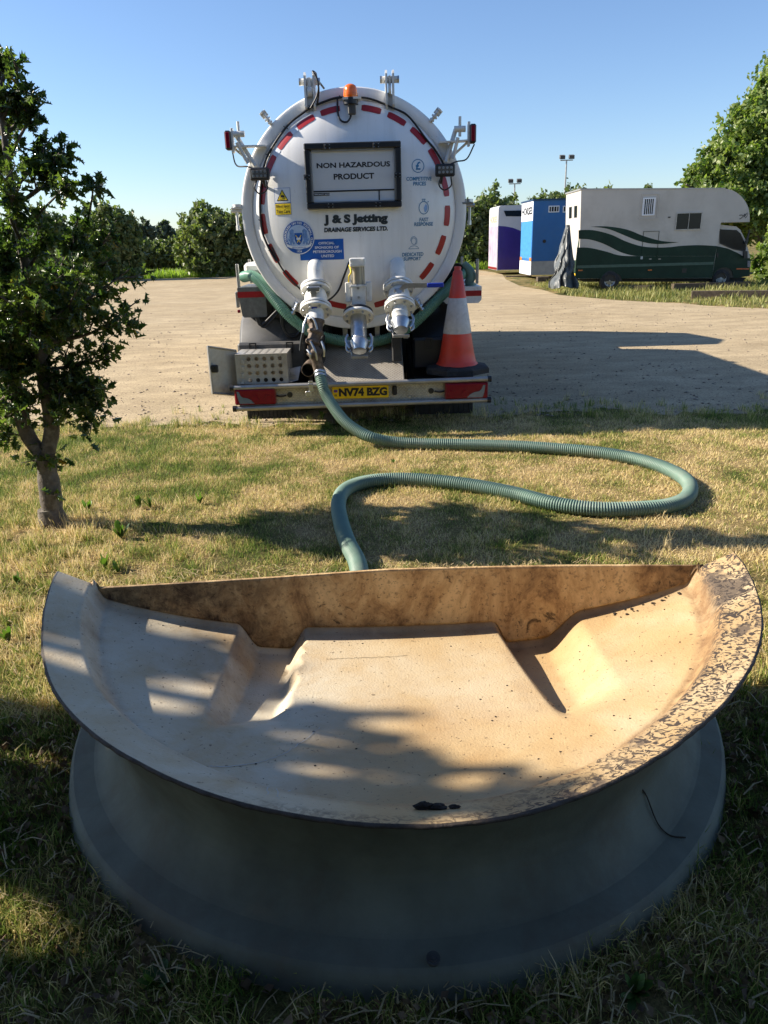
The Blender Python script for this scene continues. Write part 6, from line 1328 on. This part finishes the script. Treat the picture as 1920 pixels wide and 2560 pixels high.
# ------------------------------------------------------------------ foliage
def blob_points(blobs, dens, shell_=.55, clumps=True):
    out = []
    for (cx, cy, cz, rx, ry, rz) in blobs:
        n = int(dens*(rx*ry+ry*rz+rx*rz)/3)
        nc = max(6, n//22)
        d = rng.normal(size=(nc, 3)); d /= np.linalg.norm(d, axis=1)[:, None]; r = (shell_+(1.05-shell_)*rng.random(nc)**.6)[:, None]*(1+.12*rng.normal(size=(nc, 1)))
        c_ = d*r
        pts_ = np.repeat(c_, 22, 0)+rng.normal(size=(nc*22, 3))*.085*(1.2/np.cbrt(max(rx*ry*rz, .2)))**.3
        out.append(pts_*[rx, ry, rz]+[cx, cy, cz])
    return np.concatenate(out)
def tree(name, label, cat, base, blobs, dens, size, leafm, barkm=None, tr=.1, group=None, trunk_to=None, minz=.02, shell_=.5):
    root = empty(name, base, label, cat, group)
    P = blob_points(blobs, dens, shell_); P = P[P[:, 2] > minz]
    V, F_ = leaf_cloud(P, size); arr_mesh('crown', V, F_, 3, leafm, root)
    mb = MB(); b = Vector(base); 
    for i, bl in enumerate(blobs):
        c_ = Vector(bl[:3]); mid = b.lerp(c_, .45)+Vector((rnd.uniform(-.1, .1), rnd.uniform(-.1, .1), .15*(c_.z-b.z)))
        sp = spline([b, mid, c_], max(.08, (c_-b).length/10)); mb.tube(sp, [tr*(1-.75*k/len(sp)) for k in range(len(sp))], 7)
        for _ in range(3):
            e = c_+Vector((rnd.uniform(-.8, .8)*bl[3], rnd.uniform(-.8, .8)*bl[4], rnd.uniform(-.2, .8)*bl[5])); sp2_ = spline([mid.lerp(c_, .6), e], max(.08, (e-mid).length/5)); mb.tube(sp2_, [tr*.3*(1-.8*k/len(sp2_)) for k in range(len(sp2_))], 5)
    mb.build('trunk', barkm or M['twig'], root); return root
def pxblob(px, py, Y, rw, rh, ry=None):     # centre px, radii in px
    c_ = at(px, py, Y); k = 1.15732/FPX*(Y*.94); return (c_.x, Y, c_.z, rw*k, (ry or rw*k), rh*k)
# far hedge line
bg = [
 ('hedge_bush', 'dark hedge bush at far left, behind the holly tree', [(40, 560, 44, 60, 55), (110, 540, 44, 55, 70)], 'bush'),
 ('hedge_bush', 'rounded bush with bare twigs right of the holly tree', [(238, 520, 44, 42, 72), (272, 530, 44, 34, 68), (215, 540, 44, 36, 60)], 'bush'),
 ('hedge_bush', 'broad green bush left of the tanker', [(455, 527, 46, 60, 68), (510, 532, 46, 50, 66), (425, 548, 46, 36, 50), (560, 520, 46, 50, 70)], 'bush2'),
 ('hedge_bush', 'dark hedge bush hidden behind the tanker tank', [(640, 520, 48, 60, 70), (760, 520, 48, 60, 70), (880, 520, 48, 60, 70), (970, 520, 48, 50, 65)], 'bush'),
 ('hedge_bush', 'dark green hedge between the tanker and the purple lorry', [(1010, 520, 47, 40, 75), (1055, 500, 47, 38, 75), (1040, 545, 47, 40, 45)], 'bush'),
 ('hedge_bush', 'tall hedge behind the purple and blue lorries', [(1110, 500, 50, 40, 60), (1170, 500, 50, 45, 65), (1240, 490, 50, 50, 70)], 'bush'),
 ('hedge_bush', 'tree tops showing above the roof of the cream lorry', [(1210, 452, 42, 30, 32), (1300, 470, 48, 60, 50), (1390, 490, 48, 60, 66)], 'bush2'),
]
for nm, lab, bl, mt in bg:
    blobs = [pxblob(*b) for b in bl]; xm = sum(b[0] for b in blobs)/len(blobs)
    tree(nm, lab, 'bush', (xm, blobs[0][1], 0), blobs, 2600, .17, M[mt], tr=.08, group='bushes along the far side of the yard')
hb = []
for i in range(9): hb.append(pxblob(300+i*14, 552, 58, 12, 27, 1.0))
tree('clipped_hedge', 'low flat-topped hedge across the gap between two bushes', 'hedge', (hb[4][0], 58, 0), hb, 4200, .15, M['bush2'], tr=.05)
tree('distant_tree', 'hazy small tree beyond the low hedge, right of two', 'tree', (at(355, 560, 95).x, 95, 0), [pxblob(355, 508, 95, 15, 24), pxblob(378, 518, 95, 18, 14)], 2200, .3, M['far'], tr=.12, group='distant trees')
tree('distant_tree', 'hazy small tree beyond the low hedge, beside the twiggy bush', 'tree', (at(318, 560, 90).x, 90, 0), [pxblob(315, 505, 90, 16, 26), pxblob(300, 512, 90, 16, 22)], 2200, .3, M['far'], tr=.12, group='distant trees')
# distant tree line
X = rng.uniform(-160, 180, 9000); Zt = 2.3+1.0*np.sin(X*.11)+.8*np.sin(X*.31+1); P = np.c_[X, 170+rng.normal(0, 3, 9000), rng.random(9000)*Zt]
V, F_ = leaf_cloud(P, 1.3); tag(arr_mesh('distant_treeline', V, F_, 3, M['far'], center=False), 'hazy line of trees on the horizon', 'woodland', kind='stuff')
# big tree on the right
bl = [(1580, 360, 31, 70, 70), (1640, 300, 31, 70, 90), (1560, 430, 31, 90, 55), (1700, 250, 32, 80, 110), (1640, 440, 31, 80, 80), (1740, 400, 32, 80, 120), (1545, 330, 31, 26, 22), (1520, 375, 31, 34, 24), (1600, 262, 31, 22, 26), (1645, 215, 31, 20, 40), (1492, 400, 31, 26, 16)]
tree('broadleaf_tree', 'large fresh green tree behind the cab of the cream lorry', 'tree', (at(1690, 600, 31).x, 31, 0), [pxblob(*b) for b in bl], 3900, .10, M['tree'], M['bark'], tr=.2, shell_=.3)
bl = [(1655, 560, 27.2, 26, 48), (1672, 600, 26.8, 30, 36), (1700, 520, 27, 40, 70)]
tree('leafy_shrub', 'bright green shrub right of the cream lorry cab', 'shrub', (at(1670, 620, 27).x, 27.5, 0), [pxblob(*b) for b in bl], 3600, .12, M['tree'], tr=.06, shell_=.3)

# holly tree
HY = 4.6
holly = empty('holly_tree', (-2.23, HY, 0), 'multi-stemmed holly tree with spiny dark leaves at the left of the lawn', 'holly tree')
def P3(px, py, dy=0): return at(px, py, HY+dy)
base = Vector((-2.22, HY, -.03)); fork = P3(98, 990); base2 = P3(108, 1060)
mb = MB()
def limb(pts_, r0, r1, n_=10, rough=.0):
    sp = spline(pts_, .04); L = len(sp); mb.tube(sp, [(r0+(r1-r0)*(k/(L-1)))*(1+rough*math.sin(k*1.7)*math.sin(k*.6)) for k in range(L)], n_); return sp
limb([base+Vector((.03, 0, 0)), base2, fork], .075, .062, 14, .08)
mb.tube([base+Vector((.03, 0, -.02)), base+Vector((.03, 0, .05)), base+Vector((.02, 0, .14))], [.115, .092, .076], 14)
mainR = limb([fork, P3(112, 930), P3(104, 870), P3(92, 800), P3(88, 740), P3(70, 640, .1), P3(45, 520, .1), P3(25, 400, .0), P3(10, 300), P3(0, 200), P3(20, 140)], .050, .010, 10, .05)
mainL = limb([fork, P3(60, 940), P3(40, 870), P3(25, 800), P3(0, 700, .1), P3(-40, 560, .1), P3(-80, 400, .1), P3(-90, 250)], .050, .012, 10, .05)
back = limb([P3(92, 800), P3(110, 700, .3), P3(130, 600, .3), P3(150, 520, .3)], .03, .01)
tips = [(38, 127, 0), (8, 112, .1), (60, 180, .1), (87, 222, 0), (111, 297, .1), (128, 330, -.1), (143, 331, .0), (150, 395, -.2), (204, 393, 0), (170, 470, 0), (240, 500, .1), (280, 582, 0), (303, 646, -.1), (240, 560, -.2), (255, 769, 0), (241, 849, -.1), (211, 900, 0), (180, 600, -.4), (180, 700, .4), (185, 850, .1), (60, 600, -.5), (0, 640, -.5), (120, 560, .5), (-60, 500, -.3), (-80, 700, -.3), (-120, 600, .2), (-60, 850, 0), (-100, 300, .1), (-30, 250, .2), (20, 480, .3), (-40, 160, 0), (-20, 350, -.3), (45, 400, -.3), (-10, 210, .2), (25, 300, .15), (-40, 420, .1), (90, 470, -.25), (-60, 620, .2), (-30, 540, -.1)]
leafP = []; leafD = []
def nearest(sp, p, zoff): 
    cand = [q for q in sp if q.z < p.z-zoff] or sp[:3]; return min(cand, key=lambda q: (q-p).length)
def leafy(a, b, r0, lf, nsub, depth=0):
    a, b = Vector(a), Vector(b); L = (b-a).length; mid = a.lerp(b, .5)+Vector((rnd.gauss(0, .06), rnd.gauss(0, .06), rnd.gauss(-.03, .04)))*L
    sp = spline([a, mid, b], max(.02, L/14)); mb.tube(sp, [r0*(1-.8*k/len(sp)) for k in range(len(sp))], 5, cap=False)
    if depth < 2:
        for _ in range(nsub):
            t = rnd.uniform(.3 if depth == 0 else .15, .97); q = sp[int(t*(len(sp)-1))]; dd = (b-a).normalized(); off = Vector((rnd.gauss(0, 1), rnd.gauss(0, 1), rnd.gauss(.25, .8))).normalized()
            ll = rnd.uniform(.08, .20)*(1.1 if depth == 0 else .62)*(1 if q.z < 1.55 else .5); leafy(q, q+(dd*.65+off*.85).normalized()*ll, r0*.45, lf, 3 if depth == 0 else 0, depth+1)
    st_ = int(len(sp)*(.55 if depth == 0 else .15))
    Ls = (sp[-1]-sp[st_]).length; nl = max(4, int(Ls/.033))
    for i in range(nl):
        t = st_+(len(sp)-1-st_)*i/max(1, nl-1); q = sp[min(len(sp)-1, int(t))]; dd = (b-a).normalized(); o = Vector((rnd.gauss(0, 1), rnd.gauss(0, 1), rnd.gauss(0, 1))); o = (o-dd*o.dot(dd)).normalized()
        d_ = (dd*rnd.uniform(.1, .7)+o).normalized(); leafP.append(q+d_*.015); leafD.append(d_)
for (px, py_, dy) in tips:
    tp_ = P3(px, py_, dy); src = min((nearest(s, tp_, .25) for s in (mainR, mainL, back)), key=lambda q: (q-tp_).length); leafy(src, tp_, .013, 1, 7 if tp_.z < 1.9 else 5)
for _ in range(26):
    px, py_ = rnd.uniform(-100, 210), rnd.uniform(520, 790)
    if px > 180 and py_ > 800: continue
    tp_ = P3(px, py_, rnd.uniform(-.55, .5)); src = min((nearest(s, tp_, .05) for s in (mainR, mainL, back)), key=lambda q: (q-tp_).length); leafy(src, tp_, .010, 1, 8)
for (px, py_) in ((75, 985), (20, 870), (-10, 930), (60, 850), (130, 850), (150, 880), (10, 800), (110, 810), (60, 790), (45, 1000), (125, 975), (135, 985), (110, 995), (135, 1075)):    # sprouts by the fork
    tp_ = P3(px, py_, -.05); leafy(nearest(mainR if px > 50 else mainL, tp_, .03) if py_ < 960 else (fork if py_ < 1050 else base2), tp_, .006, 1, 4 if py_ < 960 else 2, 0 if py_ < 960 else 1)
mb.build('trunk', M['bark'], holly)
nl = len(leafP); LP = np.array([tuple(p) for p in leafP]); LD = np.array([tuple(p) for p in leafD])
# spiny outline of one leaf (along, across, lift)
out = [(0, 0), (.10, .16), (.16, .38), (.26, .20), (.42, .26), (.50, .46), (.60, .22), (.74, .18), (.82, .30), (.86, .10), (1.05, 0)]
half = out; upper = [(a, b) for a, b in half]; lower = [(a, -b) for a, b in half[1:-1]]
verts2 = [(a, 0.) for a in (0, .30, .60, .85, 1.05)]
U_ = half[1:-1]; nU_ = len(U_)
lv = np.array([(0, 0, 0), (1.05, 0, -.05)]+[(a, b, .05+.30*abs(b)+(.12 if i in (1, 4, 7) else 0)) for i, (a, b) in enumerate(U_)]+[(a, -b, .05+.30*abs(b)+(.12 if i in (1, 4, 7) else 0)) for i, (a, b) in enumerate(U_)]+[(.35, 0, -.02), (.7, 0, -.03)])
mA, mB = 2+2*nU_, 3+2*nU_; tr_ = []
for off in (2, 2+nU_):
    seq = [0]+[off+i for i in range(nU_)]+[1]
    for i in range(len(seq)-1): tr_.append((seq[i], seq[i+1], mA if i < 5 else mB))
    tr_.append((seq[5], mB, mA))
tr_ = np.array(tr_)
a = LD; ref = rng.normal(size=(nl, 3)); ref[:, 2] += .6; b = np.cross(a, ref); b /= np.linalg.norm(b, axis=1)[:, None]; c_ = np.cross(a, b)
sz = (.044+.024*rng.random(nl))[:, None, None]; sgn = np.where(rng.random(nl) > .4, 1, -1)[:, None, None]
V = LP[:, None]+sz*(lv[None, :, 0:1]*a[:, None]+lv[None, :, 1:2]*b[:, None]+sgn*lv[None, :, 2:3]*c_[:, None])
arr_mesh('crown', V.reshape(-1, 3), (tr_[None]+np.arange(nl)[:, None, None]*len(lv)).reshape(-1, 3), 3, M['holly'], holly)
# a few yellowed leaves
idx = rng.choice(nl, 90, replace=False); Vy = V[idx]+c_[idx][:, None]*.002
yo = arr_mesh('yellow_leaves', Vy.reshape(-1, 3), (tr_[None]+np.arange(90)[:, None, None]*len(lv)).reshape(-1, 3), 3, leafmat('yellow_holly_leaf', (.40, .26, .02), (.55, .42, .04), .4, .4, 5, (1.2, 1., .5)), holly)
yo['label'] = 'few holly leaves turned yellow'
print('holly leaves', nl)
# unseen trees: left two shade the foreground, rear two added to dim skylight
def shade_tree(label, base, blobs, dens, size=.11, sh=.25):
    return tree('shade_tree', label, 'tree', base, blobs, dens, size, M['shade'], M['bark'], tr=.16, group='trees left of the lawn', shell_=sh)
def sb(gx, gy, s_, rx, ry, rz): return (gx-s_, gy+.16*s_, .4+.62*s_, rx, ry, rz)  # leaf clump set up-sun so its shade lands on the chosen spot
shade_tree('broad tree standing left of the shell, nearest the lawn', (-6.6, 3.3, 0), [sb(-.85, 2.15, 6, .42, .42, .22), sb(-.45, 1.8, 6.2, .42, .36, .22), sb(-.1, 1.55, 5.6, .45, .30, .2), sb(.35, 1.33, 5.8, .4, .22, .2), sb(-.8, 1.6, 6.5, .5, .4, .3), sb(-1.1, 2.2, 6.6, .25, .45, .2), sb(-.3, 1.42, 6.9, .4, .25, .2), sb(.05, 1.5, 7.5, .3, .2, .15), sb(-.95, 2.3, 6.4, .2, .2, .12), sb(-1.12, 1.68, 6.1, .26, .17, .10), sb(-.9, 1.5, 5.4, .3, .15, .1)], 330, .072, .1)
shade_tree('dense tree standing left of the camera spot', (-6.0, .9, 0), [sb(-1.3, .8, 4.8, .8, .7, .8), sb(0, .45, 5, .9, .75, .9), sb(1.2, .35, 5, .9, .75, .9), sb(-.4, .2, 3.6, .9, .7, .9), sb(.8, -.4, 5, 1.2, 1, 1.2), sb(2.2, .2, 5.2, .9, .8, .9), sb(-1.9, 1.1, 5.2, .45, .45, .4), sb(-.6, 1.33, 5.6, .42, .22, .2), sb(-2.2, 1.0, 5.6, .5, .5, .4), sb(-1.7, .5, 5.6, .6, .6, .4), sb(-.2, 1.18, 5.2, .4, .2, .2), sb(-1.2, .75, 6.5, .5, .35, .3)], 2600, .12, .2)
shade_tree('unseen dense tree added behind the camera spot on the left to dim sky light', (-4.5, -2.2, 0), [(-4.2, -1.6, 2.4, 1.6, 1.5, 1.8), (-3.2, -3.0, 3.4, 1.8, 1.5, 1.8), (-1.0, -2.4, 3.9, 2.0, 1.3, 1.6), (-2.2, -1.6, 4.6, 1.2, 1.0, .6)], 1500, .14)
shade_tree('unseen spreading tree added behind the camera spot on the right to dim sky light', (3.5, -3.0, 0), [(2.6, -2.2, 3.6, 1.8, 1.4, 1.5), (3.6, -2.8, 2.0, 1.6, 1.2, 1.7), (1.0, -3.4, 2.0, 1.9, 1.2, 1.8), (-1.5, -3.4, 1.6, 1.9, 1.2, 1.6)], 1500, .14)
# weeds with broad leaves
def weed(px, py, n_, h, label, spread=.5, z=0.):
    X_, Y_ = gnd(px, py); mb = MB()
    for k in range(n_):
        a = rnd.uniform(0, 2*math.pi); L = h*rnd.uniform(.6, 1.1); lean = rnd.uniform(.2, 1)*spread; w_ = L*.14; d = Vector((math.cos(a), math.sin(a), 0)); nn = Vector((-d.y, d.x, 0)); vs = []
        for t, ww in ((0, .25), (.3, .8), (.6, 1.), (.85, .7), (1., .05)):
            p = Vector((X_, Y_, .005))+d*(L*lean*t)+Vector((0, 0, L*(1-lean*.6)*(t-.35*lean*t*t)))
            vs += [p-nn*w_*ww, p+nn*w_*ww]
        mb.add(vs, [(2*i, 2*i+1, 2*i+3, 2*i+2) for i in range(4)])
    return tag(mb.build('weed', M['weed']), label, 'weed', 'broad-leaved weeds in the lawn')
weed(262, 1165, 12, .14, 'bright upright weed between the holly tree and the shell'); weed(302, 1100, 7, .13, 'narrow weed in front of the tree shadow, left'); weed(325, 1098, 7, .11, 'narrow weed next to the tree shadow, middle'); weed(432, 1090, 6, .14, 'dark upright weed at the edge of the tree shadow')
weed(228, 1230, 9, .11, 'small weed just behind the left tip of the shell'); weed(255, 1238, 8, .09, 'low weed behind the left end of the back wall'); weed(40, 1265, 10, .09, 'bright weed at far left beside the shell tip'); weed(695, 905, 9, .12, 'leafy weed under the tanker bumper', .8); weed(850, 1001, 9, .05, 'small dark weed on the dry lawn inside the hose loop', 1.); weed(190, 1105, 8, .12, 'weed growing right of the holly trunk'); weed(20, 1390, 10, .10, 'weed at the left edge beside the shell')
weed(1370, 2150, 14, .07, 'low green weed patch in the shade at lower right', 1.); weed(345, 2130, 14, .07, 'low green weed patch in the shade at lower left', 1.)
